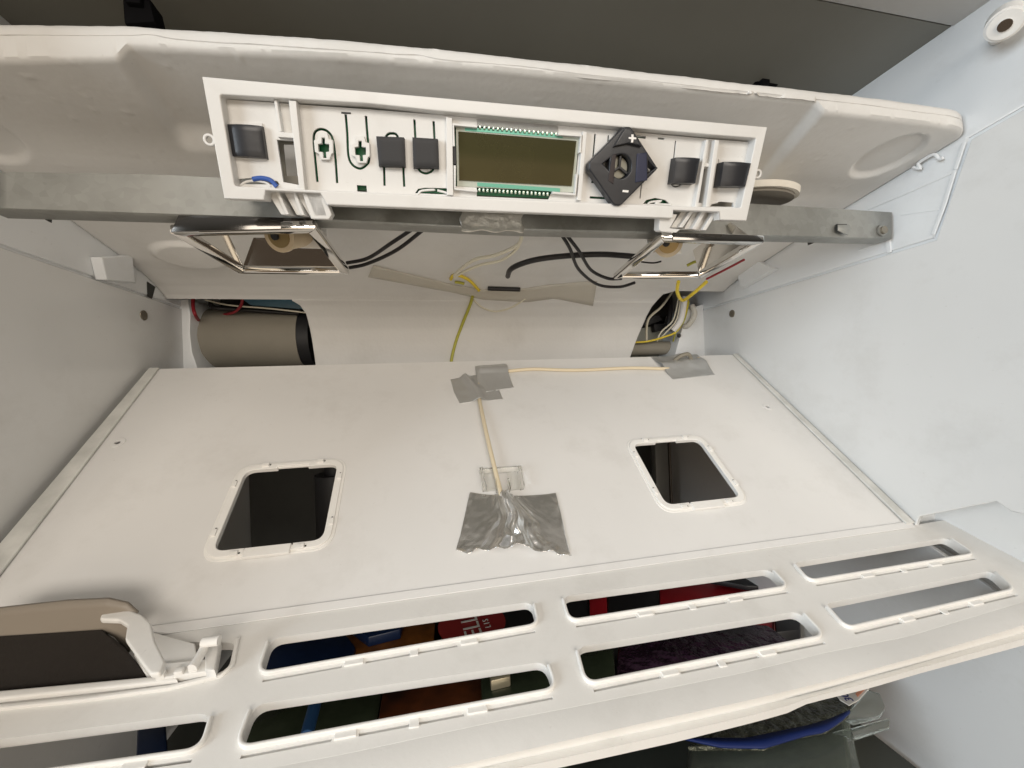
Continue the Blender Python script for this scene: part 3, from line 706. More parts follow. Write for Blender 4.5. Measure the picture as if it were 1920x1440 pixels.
# boards and display
slab('circuit_board', P.pts([(575, 205), (1262, 262), (1262, 382), (575, 352)], HF - 0.0036), HF - 0.0049, HF - 0.0036, PCB, cp, bevel=0.0001)
slab('rear_cover', P.pts([(418, 190), (1400, 275), (1378, 400), (448, 362)], -0.018), -0.0195, -0.018, mat('panel_back_grey', (0.33, 0.31, 0.27), 0.6), cp,
     holes=[P.pts([(530, 270), (551, 270), (558, 330), (536, 330)], -0.018)])
HG = HF + 0.0004
disp = slab('display_glass', P.pts([(855, 238), (1086, 256), (1076, 361), (857, 349)], HG), HG - 0.0012, HG, GLASSM, cp, bevel=0.0001)
slab('screen', P.pts([(859, 246), (1081, 264), (1072, 349), (861, 338)], HG + .0006), HG + .0001, HG + 0.0006, SCREEN, disp, bevel=0.0001)
for a, b in (((872, 241), (1055, 255)), ((895, 345), (1050, 356))):
    L = [(a[0], a[1] - 3), (b[0], b[1] - 3), (b[0], b[1] + 4), (a[0], a[1] + 4)]
    slab('contact_strip', P.pts(L, HG + .0003), HG + .0001, HG + .0003, TEAL, disp)
for k in range(18):
    t = k / 17
    for x, y, yy in ((900 + 143 * t, 238 + 13 * t, -1), (899 + 128 * t, 356 + 8 * t, 1)):
        L = [(x - 2.0, y - 3.5), (x + 2.2, y - 3.3), (x + 2.2, y + 3.5), (x - 2.0, y + 3.3)]
        slab('pin', P.pts(L, HG + .0012), HG - .0012, HG + .0012, PIN, disp, bevel=0.0003, seg=1)
# buttons
def button(L, h, m=BLACK, bulge=0.0, name='button'):
    """a square cap; its top is domed across by `bulge`"""
    Q = [P.at(x, y, h) for x, y in L]; n_ = 10; V = []; Fc = []
    for j in range(n_ + 1):
        for i in range(n_ + 1):
            u, v = i / n_, j / n_
            a = Vector(Q[0]) * (1 - u) + Vector(Q[1]) * u; b = Vector(Q[3]) * (1 - u) + Vector(Q[2]) * u
            p = a * (1 - v) + b * v; e = min(u, 1 - u, v, 1 - v)
            V.append((p.x, p.y, h - bulge * (2 * u - 1) ** 2 - (0.0004 if e < 0.01 else 0)))
    for j in range(n_):
        for i in range(n_): k = j * (n_ + 1) + i; Fc.append((k, k + 1, k + n_ + 2, k + n_ + 1))
    ed = [i for i in range(n_ + 1)] + [j * (n_ + 1) + n_ for j in range(1, n_ + 1)] + [n_ * (n_ + 1) + i for i in range(n_ - 1, -1, -1)] + [j * (n_ + 1) for j in range(n_ - 1, 0, -1)]
    c = sum((Vector(q) for q in Q), Vector((0, 0))) / 4; base = len(V)
    for k in ed: x, y, z = V[k]; V.append((c.x + (x - c.x) * 1.03, c.y + (y - c.y) * 1.03, HF - 0.0002))
    for i in range(len(ed)): j = (i + 1) % len(ed); Fc.append((ed[i], ed[j], base + j, base + i))
    o = link(name, pmesh(name, V, Fc), m, cp, 40); return o
tag(button([(419, 231), (487, 234), (496, 295), (430, 291)], HF + 0.0042, bulge=0.0014), 'glossy domed black button at the left end of the panel')
tag(button([(705, 255), (757, 257), (759, 311), (710, 310)], HF + 0.0042, BLACKM), 'flat black button, left of the middle pair')
tag(button([(773, 257), (821, 260), (823, 314), (775, 313)], HF + 0.0042, BLACKM), 'flat black button left of the display')
tag(button([(1270, 294), (1316, 296), (1307, 343), (1263, 342)], HF + 0.0062, bulge=0.0012), 'black button right of the diamond pad')
tag(button([(1361, 302), (1412, 305), (1401, 349), (1354, 348)], HF + 0.0075, bulge=0.0012), 'black button at the right end of the panel')
for L in ([(414, 226), (492, 230), (501, 300), (425, 297)], [(1348, 297), (1413, 300), (1404, 354), (1345, 356)]):
    slab('button_seat', grow(P.pts(L, HF + .0008), -0.0002), HF - .0002, HF + .0008, PANELW, cp, bevel=0.0003)
# diamond pad
HD = 0.0020
dia = [(1170, 237), (1183, 237), (1232, 312), (1233, 317), (1164, 386), (1152, 385), (1105, 318), (1105, 303)]
tri1 = [(1131, 307), (1144, 296), (1142, 320)]; tri2 = [(1216, 302), (1229, 315), (1215, 325)]
mid = P.at(1165, 312, HD)
circ = [(mid[0] + 0.0058 * math.cos(k * math.pi / 12), mid[1] + 0.0058 * math.sin(k * math.pi / 12)) for k in range(24)]
pad = slab('diamond_pad', rnd(P.pts(dia, HD), 0.0012, 3), HF + 0.001, HD, BLACK, cp, holes=[P.pts(tri1, HD), P.pts(tri2, HD), circ], bevel=0.0008)
slab('pad_ridge', P.pts([(1152, 274), (1180, 268), (1204, 274), (1182, 240), (1172, 240)], HD + .0022), HD - .0004, HD + 0.0022, BLACK, pad, bevel=0.0006)
slab('pad_wing', P.pts([(1195, 288), (1213, 286), (1214, 338), (1192, 342)], HD + .0006), HD - .0004, HD + 0.0006, mat('blue_black_plastic', (0.012, 0.016, 0.045), 0.4), pad, bevel=0.0004)
slab('pad_wing', P.pts([(1148, 292), (1156, 288), (1150, 345), (1140, 338)], HD + .0004), HD - .0004, HD + 0.0004, mat('brown_black_plastic', (0.022, 0.014, 0.014), 0.5), pad, bevel=0.0003)
slab('plus_sign', P.pts([(1184, 252), (1188, 252), (1188, 257), (1193, 258), (1193, 261), (1188, 261), (1187, 267), (1183, 267), (1184, 261), (1179, 260), (1179, 257), (1184, 257)], HD + .0024), HD + 0.0021, HD + 0.0024, PRINTW, pad)
slab('minus_sign', P.pts([(1168, 356), (1179, 357), (1178, 361), (1167, 360)], HD + .0002), HD - 0.0001, HD + 0.0002, PRINTW, pad)
slab('pad_hub', [(mid[0] + (x - mid[0]) * .95, mid[1] + (y - mid[1]) * .95) for x, y in circ], HF, HD - 0.004, mat('hub_grey', (0.30, 0.29, 0.24), 0.4), pad, bevel=0.0006)
for a in (90, 215, 330):
    q = [(mid[0] + r_ * math.cos(math.radians(a)), mid[1] + r_ * math.sin(math.radians(a))) for r_ in (0, 0.0056)]
    slab('hub_spoke', stroke(q, 0.0013), HD - 0.0042, HD - 0.0020, BLACK, pad, bevel=0.0003)
# eyelets at both ends
for x, y in ((392, 262), (1421, 326)):
    c = P.at(x, y, -0.002)
    R = [[(c[0] + r_ * math.cos(k * math.pi / 12), c[1] + r_ * math.sin(k * math.pi / 12)) for k in range(24)] for r_ in (0.0026, 0.0014)]
    slab('eyelet', R[0], -0.0035, -0.0018, PANELW, cp, holes=[R[1]], bevel=0.0004)
# tabs, wire and feet below the frame
tube('blue_wire_end', [Vector((*P.at(x, y, HF + .0005), HF + .0004)) for x, y in ((474, 336), (490, 334), (507, 338), (519, 350))], 0.0011, WIREBL, cp, n=5)
for L in ([(452, 347), (462, 341), (480, 339), (500, 343), (508, 350)], [(1320, 389), (1328, 383), (1345, 379)], [(784, 365), (790, 358), (812, 356), (814, 357)], [(820, 357), (838, 362), (841, 366)], [(1214, 384), (1220, 379), (1240, 377), (1228, 382), (1258, 384)]):
    tube('spring_tab', [Vector((*P.at(x, y, HF - .0002), HF - .0002)) for x, y in L], 0.0006, PANELW, cp, n=4)
for k, (a, b) in enumerate((((499, 357), (527, 402)), ((531, 358), (556, 403)), ((552, 358), (580, 404)))):
    L = [a, (a[0] + 20, a[1] + 1), (b[0] + 14, b[1]), b]
    prib(L, -0.022, -0.0075, name='foot_blade'); prib([(a[0] + 16, a[1]), (a[0] + 22, a[1]), (b[0] + 15, b[1]), (b[0] + 9, b[1])], -0.012, -0.0045, name='foot_blade')
slab('foot_loop', P.pts([(566, 360), (606, 362), (622, 402), (617, 411), (583, 410)], -0.0035), -0.010, -0.0035, PANELW, cp, holes=[P.pts([(577, 364), (598, 365), (609, 402), (592, 402)], -0.0035)], bevel=0.0005)
for k, (a, b) in enumerate((((1280, 390), (1258, 426)), ((1302, 391), (1283, 429)), ((1324, 391), (1302, 431)))):
    prib([(a[0] + 2, a[1]), (a[0] + 24, a[1] + 1), (b[0] + 20, b[1] + 1), (b[0], b[1])], -0.022, -0.0085 - k * .001, name='foot_blade')
    prib([(a[0] + 18, a[1]), (a[0] + 25, a[1] + 1), (b[0] + 22, b[1] + 1), (b[0] + 15, b[1])], -0.012, -0.0055, name='foot_blade')
prib([(1238, 400), (1270, 402), (1264, 414), (1256, 428), (1276, 430), (1268, 436), (1240, 434), (1236, 430)], -0.010, -0.0035, name='foot_block')

# ================================================================== sloping white cover sheet with two lamp windows
S = 0.8437; sl = math.hypot(1, S)
R_ = Frame((0, 0.2306, -0.1169), (1, 0, 0), (0, 1, S))
LEN = 0.2217
cs = thing('cover_sheet', 'white painted metal sheet with two square lamp windows, sloping down towards the viewer', 'metal cover', R_.m)
def sq(L): return R_.pts(L)
wins = []
for L in ([(463, 886), (632, 871), (608, 1016), (400, 1034)], [(1187, 834), (1311, 826), (1387, 934), (1246, 948)]):
    Q = sq(L); u0 = sum(q[0] for q in (Q[0], Q[3])) / 2; u1 = sum(q[0] for q in (Q[1], Q[2])) / 2
    v1 = sum(q[1] for q in (Q[0], Q[1])) / 2; v0 = sum(q[1] for q in (Q[2], Q[3])) / 2
    wins.append((u0, v0, u1, v1))
hl = [R_.at(221, 830), R_.at(1439, 763)]
def circle(c, r, n=24): return [(c[0] + r * math.cos(2 * math.pi * k / n), c[1] + r * math.sin(2 * math.pi * k / n)) for k in range(n)]
wh = [rnd([(a - .0015, b - .0015), (c + .0015, b - .0015), (c + .0015, d + .0015), (a - .0015, d + .0015)], 0.008, 8) for a, b, c, d in wins]
slab('sheet', [(XL + .004, 0.0006), (XR - .0012, 0.0006), (XR - .0012, LEN), (XL + .004, LEN)], -0.0012, 0, PAINT, cs, holes=wh + [circle(h, 0.0017) for h in hl], bevel=0.0003)
for h in hl: slab('dimple_ring', circle(h, 0.0046), 0.0000, 0.0005, PAINT, cs, holes=[circle(h, 0.0018)], bevel=0.00024)
# folded side edges with grey smudges
slab('folded_edge', [(XR - .0095, 0.001), (XR - .0014, 0.001), (XR - .0014, LEN - .0005), (XR - .0070, LEN - .0005)], 0.0003, 0.0022, SMUDGE, cs, bevel=0.0007)
slab('folded_edge', [(XL + .0045, 0.001), (XL + .0175, 0.001), (XL + .0120, LEN - .0005), (XL + .0045, LEN - .0005)], 0.0003, 0.0020, SMUDGE, cs, bevel=0.0007)
slab('front_fold', [(XL + .006, -0.002), (XR - .003, -0.002), (XR - .003, 0.0028), (XL + .006, 0.0028)], 0.0002, 0.0009, PAINT, cs, bevel=0.0003)
# window frames with clips
for a, b, c, d in wins:
    wf = slab('window_frame', rnd([(a - .0045, b - .0045), (c + .0045, b - .0045), (c + .0045, d + .0045), (a - .0045, d + .0045)], 0.011, 8), -0.002, 0.0018, WHITE, cs,
              holes=[rnd([(a, b), ((a + c) / 2 - .013, b), ((a + c) / 2 - .013, b - .0012), ((a + c) / 2 + .013, b - .0012), ((a + c) / 2 + .013, b), (c, b), (c, d), ((a + c) / 2 + .010, d), ((a + c) / 2 + .010, d + .0016), ((a + c) / 2 - .010, d + .0016), ((a + c) / 2 - .010, d), (a, d)],
                         [.0065, 0, 0, 0, 0, .0065, .0065, 0, 0, 0, 0, .0065], 7)], bevel=0.0005)
    slab('frame_flange', rnd([(a - .0062, b - .0062), (c + .0062, b - .0062), (c + .0062, d + .0062), (a - .0062, d + .0062)], 0.0125, 8), -0.001, 0.0006, WHITE, cs,
         holes=[rnd([(a - .001, b - .001), (c + .001, b - .001), (c + .001, d + .001), (a - .001, d + .001)], .007, 6)], bevel=0.0003)
    slab('frame_tongue', [((a + c) / 2 - .0125, b - .0068), ((a + c) / 2 + .0125, b - .0068), ((a + c) / 2 + .0125, b - .0008), ((a + c) / 2 - .0125, b - .0008)], 0.0005, 0.0030, WHITE, wf, bevel=0.0004)
    for fx in (0.2, 0.8):
        x = a + (c - a) * fx; y = b + (d - b) * fx
        for (cx, cy, hw, hh) in ((x, d + .0032, .0022, .0013), (x, b - .0032, .0022, .0013), (a - .0032, y, .0013, .0022), (c + .0032, y, .0013, .0022)):
            slab('clip', [(cx - hw, cy - hh), (cx + hw, cy - hh), (cx + hw, cy + hh), (cx - hw, cy + hh)], 0.0012, 0.0030, WHITE, wf, bevel=0.0003)
            dx, dy = (hw + .0006, 0) if hw > hh else (0, hh + .0006)
            slab('clip_gap', [(cx + dx - .0004, cy + dy - .0004), (cx + dx + .0005, cy + dy - .0004), (cx + dx + .0005, cy + dy + .0006), (cx + dx - .0004, cy + dy + .0006)], 0.0016, 0.0020, GREYDK, wf)

# ---- beige cable taped to the sheet
def on_sheet(px, py, h=0.0): u, v = R_.at(px, py, h); return R_.world(u, v, h)
cpath = [(1310, 672, .0000), (1292, 682, .0002), (1262, 690, .0006), (1240, 691, .0020), (1180, 690, .0022), (1080, 694, .0022), (1000, 692, .0022), (950, 696, .0012), (915, 698, -.0006), (899, 712, -.0014), (898, 742, .0006), (905, 780, .0040), (916, 830, .0050), (928, 880, .0046), (939, 925, .0026), (943, 945, .0016)]
o0 = on_sheet(1310, 672, .002)
cabl = tube('sensor_cable', [on_sheet(*p) - o0 for p in cpath], 0.0017, CABLE, n=8, seg=12); cabl.location = o0
tag(cabl, 'beige sensor cable running across and down the white sheet under foil pieces', 'cable')

def foil(name, outline_rows, hfun, m, label, nu=70, nv=50, group='foil patches on the white sheet'):
    """outline_rows: left and right edge polylines from top to bottom in pixels; hfun(u,v)->height"""
    Lf, Rt = outline_rows; rows = []; o0 = on_sheet(*Lf[0])
    def samp(L, t):
        k = t * (len(L) - 1); i = min(int(k), len(L) - 2); f = k - i
        return (L[i][0] + (L[i + 1][0] - L[i][0]) * f, L[i][1] + (L[i + 1][1] - L[i][1]) * f)
    for j in range(nv + 1):
        t = j / nv; a = samp(Lf, t); b = samp(Rt, t); r = []
        for i in range(nu + 1):
            s_ = i / nu; x = a[0] + (b[0] - a[0]) * s_; y = a[1] + (b[1] - a[1]) * s_
            y += edge_wave(name, s_, t); u, v = R_.at(x, y, 0)
            r.append(R_.world(u, v, 0.0004 + hfun(s_, t)) - o0)
        rows.append(r)
    o = strips(name, rows, m, None, thick=0.00015, smooth=85, away=(0, 1, -1)); o.location = o0
    return tag(o, label, 'foil tape', group)
WV = 0.0
def edge_wave(name, s_, t):
    e = 3.0 * WV * math.sin(s_ * 21) * (t ** 6) + 4 * WV * math.sin(s_ * 7 + 1) * (t ** 4); e += (6 * WV * (4 * (s_ - .5) ** 2 - 0.6)) * ((1 - t) ** 5) * -1
    return e
def h_big(u, v):
    c = 0.405 + 0.12 * sstep(0, .5, v)
    w_ = 0.060 + 0.11 * v ** 1.4
    ridge = 0.0062 * math.exp(-((u - c) / w_) ** 2) * (1 - 0.45 * v)
    k = math.exp(-((u - c) / (w_ * 1.7)) ** 2)
    folds = 0.0014 * k * math.sin((u - c) / (0.03 + 0.07 * v) * 3.2 + 2.2 * noise.noise(Vector((u * 3, v * 4, 0))))
    sharp = 0.0012 * (1 - abs(noise.noise(Vector(((u - c) * 9 / (.5 + v), v * 2.2, 21)))) * 2.2) * math.exp(-((u - c) / (.10 + .22 * v)) ** 2)
    fan = 0.0010 * sstep(.35, 1, v) * math.sin(math.atan2(u - c, v + .12) * 26) * math.exp(-((u - c) / .30) ** 2)
    edge = 0.0014 * max(0, noise.noise(Vector((u * 12, v * 5, 3)))) * (sstep(0.86, 1.0, v) + 0.6 * sstep(.10, 0, u) + 0.6 * sstep(.90, 1, u))
    roll = 0.0016 * math.sin(u * 40 + 3 * noise.noise(Vector((u * 7, 2, 2)))) * sstep(.92, 1.0, v) + 0.0012 * sstep(.94, 1, v)
    crin = 0.00018 * noise.noise(Vector((u * 4, v * 4, 11))) + 0.00007 * noise.noise(Vector((u * 14, v * 12, 5)))
    return 0.0002 + max(0, ridge + folds + fan + max(0, sharp)) + edge + max(0, roll) + crin * 1.0 + 0.0003
WV = 1.0
foil('foil_patch', ([(881, 927), (872, 965), (863, 1005), (854, 1032)], [(1042, 928), (1052, 965), (1060, 1005), (1070, 1040)]), h_big, FOIL,
     'large shiny crumpled foil patch over the end of the beige cable, below the clear clip', 130, 110)
WV = 0.0
def h_a(u, v): return 0.0002 + 0.0042 * math.exp(-((v - .30) / .24) ** 2) * sstep(-.1, .15, u) + 0.0003 * noise.noise(Vector((u * 6, v * 5, 1)))
def h_b(u, v): return 0.0044 * math.exp(-((u - .52 + .06 * v) / .12) ** 2) + 0.0003 * noise.noise(Vector((u * 6, v * 5, 7)))
foil('foil_patch', ([(891, 688), (893, 704), (900, 738)], [(949, 684), (953, 702), (963, 727)]), h_a, FOIL2, 'grey foil patch at the cable bend, lying over the right part of its neighbour', 40, 40)
foil('foil_patch', ([(845, 712), (851, 735), (862, 757)], [(896, 703), (934, 728), (943, 749)]), h_b, FOIL2, 'grey foil patch at the cable bend, the one reaching furthest left and down', 50, 40)
def h_c(u, v): return 0.0002 + 0.0040 * math.exp(-((v - .45) / .22) ** 2) * (1 - .4 * u) + 0.0030 * math.exp(-((u - .62) / .13) ** 2 - ((v - .05) / .4) ** 2) + 0.0005 * noise.noise(Vector((u * 7, v * 6, 3)))
foil('foil_patch', ([(1221, 671), (1240, 690), (1262, 712)], [(1306, 665), (1322, 680), (1340, 703)]), h_c, FOIL2, 'foil patch over the right end of the beige cable at the rear edge', 60, 50)
# brown tape end sticking up behind it
wire('tape_end', [(1262, 678, .392), (1275, 668, .388), (1290, 664, .386), (1296, 674, .39)], 0.0022, mat('brown_grey_tape', (0.22, 0.20, 0.16), 0.5, bump=0.6, bscale=80), 'dull brown taped cable end rising over the rear edge of the sheet', 'tape')

# ---- clear plastic clip around the cable
cl = thing('clear_clip', 'clear plastic clip standing round the beige cable above the big foil patch', 'clip', on_sheet(940, 905))
o0 = on_sheet(940, 905)
for L, h in (([(898, 886), (904, 884), (912, 922), (905, 923)], .006), ([(970, 882), (976, 882), (982, 918), (975, 920)], .006), ([(902, 884), (975, 879), (976, 885), (903, 890)], .004),
             ([(928, 905), (932, 905), (934, 925), (930, 925)], .005), ([(950, 904), (954, 904), (957, 922), (953, 923)], .005)):
    prism('clip_wall', [on_sheet(x, y, 0.0006) - o0 for x, y in L], R_.n * h, CLEAR, cl, bev=0.0003)
for L in ([(906, 889), (927, 888), (930, 920), (912, 922)], [(950, 887), (970, 885), (976, 918), (956, 920)]):
    prism('clip_cup', [on_sheet(x, y, 0.0006) - o0 for x, y in L], R_.n * 0.001, CLEAR, cl, bev=0.0003)

# ================================================================== vent grille
SG = 0.35
GR = Frame((0, 0.2306, -0.1176), (1, 0, 0), (0, 1, SG))
gr = thing('vent_grille', 'white plastic vent grille with long rounded slots, below the sloping sheet', 'vent grille', GR.m)
SL = [[(509, 1197), (997, 1128), (1007, 1172), (488, 1264)], [(1056, 1118), (1442, 1067), (1474, 1101), (1069, 1165)], [(1487, 1055), (1775, 1008), (1822, 1040), (1516, 1090)],
      [(478, 1321), (1022, 1240), (1040, 1292), (448, 1402)], [(1082, 1213), (1497, 1146), (1541, 1193), (1100, 1282)], [(1545, 1132), (1858, 1070), (1897, 1106), (1585, 1178)],
      [(-60, 1394), (396, 1335), (376, 1405), (-60, 1466)], [(-60, 1215), (120, 1200), (440, 1205), (428, 1258), (300, 1282), (-60, 1322)]]
SLr = [GR.pts(L) for L in SL]
rads = [0.0055] * 7 + [[.0, .0, .003, .005, 0, 0]]
go = GR.pts([(-90, 1200), (285, 1174), (430, 1168), (800, 1117.5), (1160, 1064.5), (1500, 1016), (1711, 985), (1790, 972), (1872, 957), (1905, 961), (2010, 960), (2010, 1118), (1920, 1128), (1700, 1194), (1550, 1223), (1400, 1260), (1238, 1293), (1067, 1327), (900, 1359), (640, 1415), (300, 1478), (-90, 1520)])
grooves = []; gback = []
for i, q in enumerate(SLr[:7]):
    a, b = Vector(q[3]), Vector(q[2]); d_ = (b - a).normalized(); n_ = Vector((d_.y, -d_.x))
    if n_.y > 0: n_ = -n_
    L_ = (b - a).length; o_ = n_ * 0.0034
    for t0, t1 in ((0.015, 0.27), (0.35, 0.68), (0.76, 0.985)):
        if i == 6 and t0 < 0.5: continue
        grooves.append(stroke([tuple(a + d_ * (L_ * t0) + o_), tuple(a + d_ * (L_ * t1) + o_)], 0.0013))
    if i < 6: gback.append([tuple(a + d_ * (L_ * .005) + o_ * .7), tuple(a + d_ * (L_ * .995) + o_ * .7), tuple(a + d_ * (L_ * .995) + o_ * 1.5), tuple(a + d_ * (L_ * .005) + o_ * 1.5)])
slab('grille_plate', go, -0.0050, 0, WHITE, gr, holes=[rnd(q, r, 6) for q, r in zip(SLr, rads)] + grooves)
for q in gback: slab('groove_floor', q, -0.0046, -0.0016, WHITE, gr)
# raised rims and channels round every slot
for i, q in enumerate(SLr[:7]):
    qo = grow(q, 0.0008)
    path = rnd([qo[0], qo[3], qo[2], qo[1]], [0, 0.0062, 0.0062, 0], 8)
    path[0] = tuple(Vector(path[0]) + (Vector(path[1]) - Vector(path[0])).normalized() * 0.0035)
    path[-1] = tuple(Vector(path[-1]) + (Vector(path[-2]) - Vector(path[-1])).normalized() * 0.0035)
    slab('slot_rim', stroke(path, 0.0016), -0.0005, 0.0021, WHITE, gr, bevel=0.0007, seg=3)
    # catch tabs on the front edge of each slot
    a, b = Vector(q[3]), Vector(q[2]); d_ = (b - a).normalized(); n_ = Vector((d_.y, -d_.x))
    if n_.y > 0: n_ = -n_
    L_ = (b - a).length
    for t in (0.045 / 0.145, 0.105 / 0.145):
        if i == 6 and t < 0.5: continue
        c = a + d_ * (L_ * t); d = d_ * 0.0042
        slab('catch_tab', [tuple(c - d + n_ * 0.0012), tuple(c + d + n_ * 0.0012), tuple(c + d + n_ * 0.0040), tuple(c - d + n_ * 0.0040)], -0.0003, 0.0009, WHITE, gr, bevel=0.0004)
    c = a + d_ * (L_ * 0.52)
    slab('catch_nib', [tuple(c - d_ * .002 + n_ * 0.0014), tuple(c + d_ * .002 + n_ * 0.0014), tuple(c + d_ * .002 + n_ * 0.0048), tuple(c - d_ * .002 + n_ * 0.0048)], -0.0003, 0.0006, WHITE, gr, bevel=0.0003)
slab('slot_rim', stroke(GR.pts([(-60, 1335), (160, 1313), (320, 1291), (415, 1268), (436, 1250), (446, 1200)]), 0.0018), -0.0005, 0.0016, WHITE, gr, bevel=0.0006)
# rolled front lip, lofted
NL = 60
l0 = interp([(-90, 1521), (300, 1479), (640, 1416), (900, 1360), (1067, 1328), (1238, 1294), (1400, 1261), (1550, 1224), (1700, 1195), (1920, 1129), (2010, 1105)], NL)
l1 = interp([(-90, 1600), (600, 1492), (900, 1426), (1160, 1366), (1400, 1314), (1550, 1278), (1720, 1232), (1920, 1172), (2010, 1140)], NL)
l2 = interp([(-90, 1618), (600, 1508), (900, 1440), (1160, 1381), (1400, 1329), (1550, 1291), (1720, 1244), (1920, 1186), (2010, 1152)], NL)
l3 = interp([(-90, 1650), (600, 1540), (900, 1470), (1067, 1436), (1265, 1392), (1400, 1358), (1472, 1339), (1517, 1318), (1570, 1306), (1633, 1290), (1720, 1264), (1920, 1210), (2010, 1185)], NL)
def ongr(p, h=0.0): u, v = GR.at(*p, h); return Vector((u, v, h))
inv = GR.m.inverted()
def back(p, Y): return inv @ onY(p[0], p[1], Y)
r0 = [ongr(p, 0.0) for p in l0]
ys = [GR.world(v.x, v.y).y for v in r0]
rws = [[v + Vector((0, .004, -.0012)) for v in r0], r0]
rws.append([back(p, y - 0.010) for p, y in zip(l1, ys)])
rws.append([back(p, y - 0.0065) for p, y in zip(l2, ys)])
rws.append([back(p, y - 0.0105) for p, y in zip(interp([(a, (b + c) / 2) for (a, b), (_, c) in zip(l2, l3)], NL), ys)])
rws.append([back(p, y - 0.0085) for p, y in zip(l3, ys)])
rws.append([v + Vector((0, .012, -.0003)) for v in rws[-1]])
strips('front_lip', rws, WHITE, gr, smooth=55)

# raised scoop with dark foam at the left end
sc_ = thing('scoop_cover', 'grey brown curved scoop with dark foam inside, at the left end of the vent grille', 'scoop cover', GR.m)
MB = mat('brown_grey_plastic', (0.25, 0.215, 0.175), 0.42, bump=0.05, bscale=100)
rows = []; invg = GR.m.inverted()
for Yv, L in ((0.2262, [(-40, 1205), (120, 1190), (190, 1183), (215, 1195), (240, 1225)]), (0.2262, [(-40, 1198), (120, 1182), (200, 1175), (226, 1186), (246, 1205)]),
             (0.2268, [(-40, 1160), (120, 1145), (195, 1140), (228, 1145), (250, 1160)]), (0.2262, [(-40, 1146), (120, 1128), (200, 1124), (236, 1132), (256, 1150)])):
    L2 = []
    for i in range(41):
        k = i / 40 * (len(L) - 1); a = min(int(k), len(L) - 2); f = k - a
        L2.append((L[a][0] * (1 - f) + L[a + 1][0] * f, L[a][1] * (1 - f) + L[a + 1][1] * f))
    rows.append([invg @ onY(x, y, Yv) for x, y in L2])
strips('scoop_back', rows, MB, sc_, thick=-0.0015)
pad3 = [onY(x, y, 0.2258) for x, y in ((-60, 1196), (192, 1180), (232, 1212))] + [GR.world(*GR.at(x, y, .001), .001) for x, y in ((277, 1265), (268, 1270), (-60, 1300))]
prism('foam_pad', [invg @ p for p in pad3], (0, -0.001, -0.005), BLACKFOAM, sc_, bev=0.0004)
# white cheek
slab('white_cheek', rnd(GR.pts([(186, 1161), (194, 1138), (226, 1137), (246, 1144), (266, 1152), (283, 1168), (290, 1200), (310, 1240), (300, 1262), (282, 1264), (262, 1238), (241, 1208), (234, 1198), (238, 1172), (222, 1162)], .0150), 0.0012, 3), 0.0120, 0.0150, WHITE, sc_, bevel=0.0009)
slab('cheek_floor', GR.pts([(262, 1178), (330, 1196), (365, 1206), (375, 1262), (280, 1275), (250, 1230)], 0.002), 0.0, 0.002, WHITE, sc_, bevel=0.0006)
slab('long_rail', GR.pts([(-60, 1299), (276, 1268), (330, 1262), (332, 1275), (-60, 1316)], 0.003), -0.0005, 0.003, WHITE, sc_, bevel=0.001)
# small latch standing in the opening
la = thing('latch', 'small white latch with a pin, right of the brown scoop on the grille', 'latch', GR.m)
slab('latch_base', GR.pts([(300, 1250), (395, 1240), (405, 1262), (300, 1278)], 0.002), 0.0, 0.004, WHITE, la, bevel=0.0006)
slab('latch_plate', GR.pts([(385, 1205), (414, 1203), (404, 1262), (386, 1262)], 0.004), 0.0, 0.006, WHITE, la, bevel=0.0008)
slab('latch_plate', GR.pts([(322, 1214), (352, 1210), (350, 1226), (325, 1230)], 0.001), 0.0003, 0.001, LINER2, la, bevel=0.0003)
tube('latch_pin', [Vector((*GR.at(x, y, .010), .010)) for x, y in ((388, 1203), (376, 1228), (360, 1252))], 0.0019, WHITE, la, n=3)
tube('latch_cap', [Vector((*GR.at(398, 1202, .012), .012)) + Vector((-.004, 0, 0)), Vector((*GR.at(402, 1202, .012), .012)) + Vector((.002, 0, 0))], 0.0022, WHITE, la, n=1, seg=16)
for x, y in ((335, 1256), (362, 1250), (300, 1262)):
    u, v = GR.at(x, y, .006); box('latch_peg', (u - .0018, v - .001, .002), (u + .0018, v + .0015, .006), WHITE, la, bev=.0005)

# ================================================================== shelf and food below
ZS = -0.300
sh = thing('glass_shelf', 'dark glass shelf below the grille carrying food packets', 'shelf', (0, 0, 0))
box('shelf_glass', (XL + .004, 0.20, ZS - 0.006), (XR - .004, 0.59, ZS - 0.002), mat('dim_shelf', (0.06, 0.065, 0.055), 0.15), sh, bev=0.0008)
box('shelf_edge', (XL + .004, 0.195, ZS - 0.008), (XR - .004, 0.199, ZS), mat('shelf_edge_grey', (0.12, 0.12, 0.11), 0.4), sh, bev=0.0008)
def flat(name, L, z, h, m, label, cat, bev=0.002, group=None):
    """package whose top is seen at pixel outline L at height z"""
    P3 = [onZ(x, y, z) for x, y in L]; o0 = sum(P3, Vector()) / len(P3); o0.z = z - h
    t = thing(name, label, cat, o0, group)
    prism('wrapper' if m is not PAPER else 'sheet', [p - o0 for p in P3], (0, 0, -h), m, t, bev=bev)
    return t, o0
flat('blue_packet', [(470, 1290), (480, 1185), (560, 1165), (640, 1175), (668, 1210), (655, 1250), (600, 1290)], ZS + .05, .05, BLUE, 'dark blue rounded food packet seen through the upper left slot', 'food packet', .004)
flat('blue_packet', [(655, 1170), (760, 1150), (750, 1180), (690, 1195)], ZS + .055, .01, BLUE, 'small dark blue packet edge lying on the orange food', 'food packet', .001)
flat('orange_food', [(640, 1270), (648, 1180), (700, 1160), (838, 1140), (845, 1240), (800, 1280)], ZS + .045, .04, ORANGE, 'orange brown packed food beside the blue packet in the upper left slot', 'food')
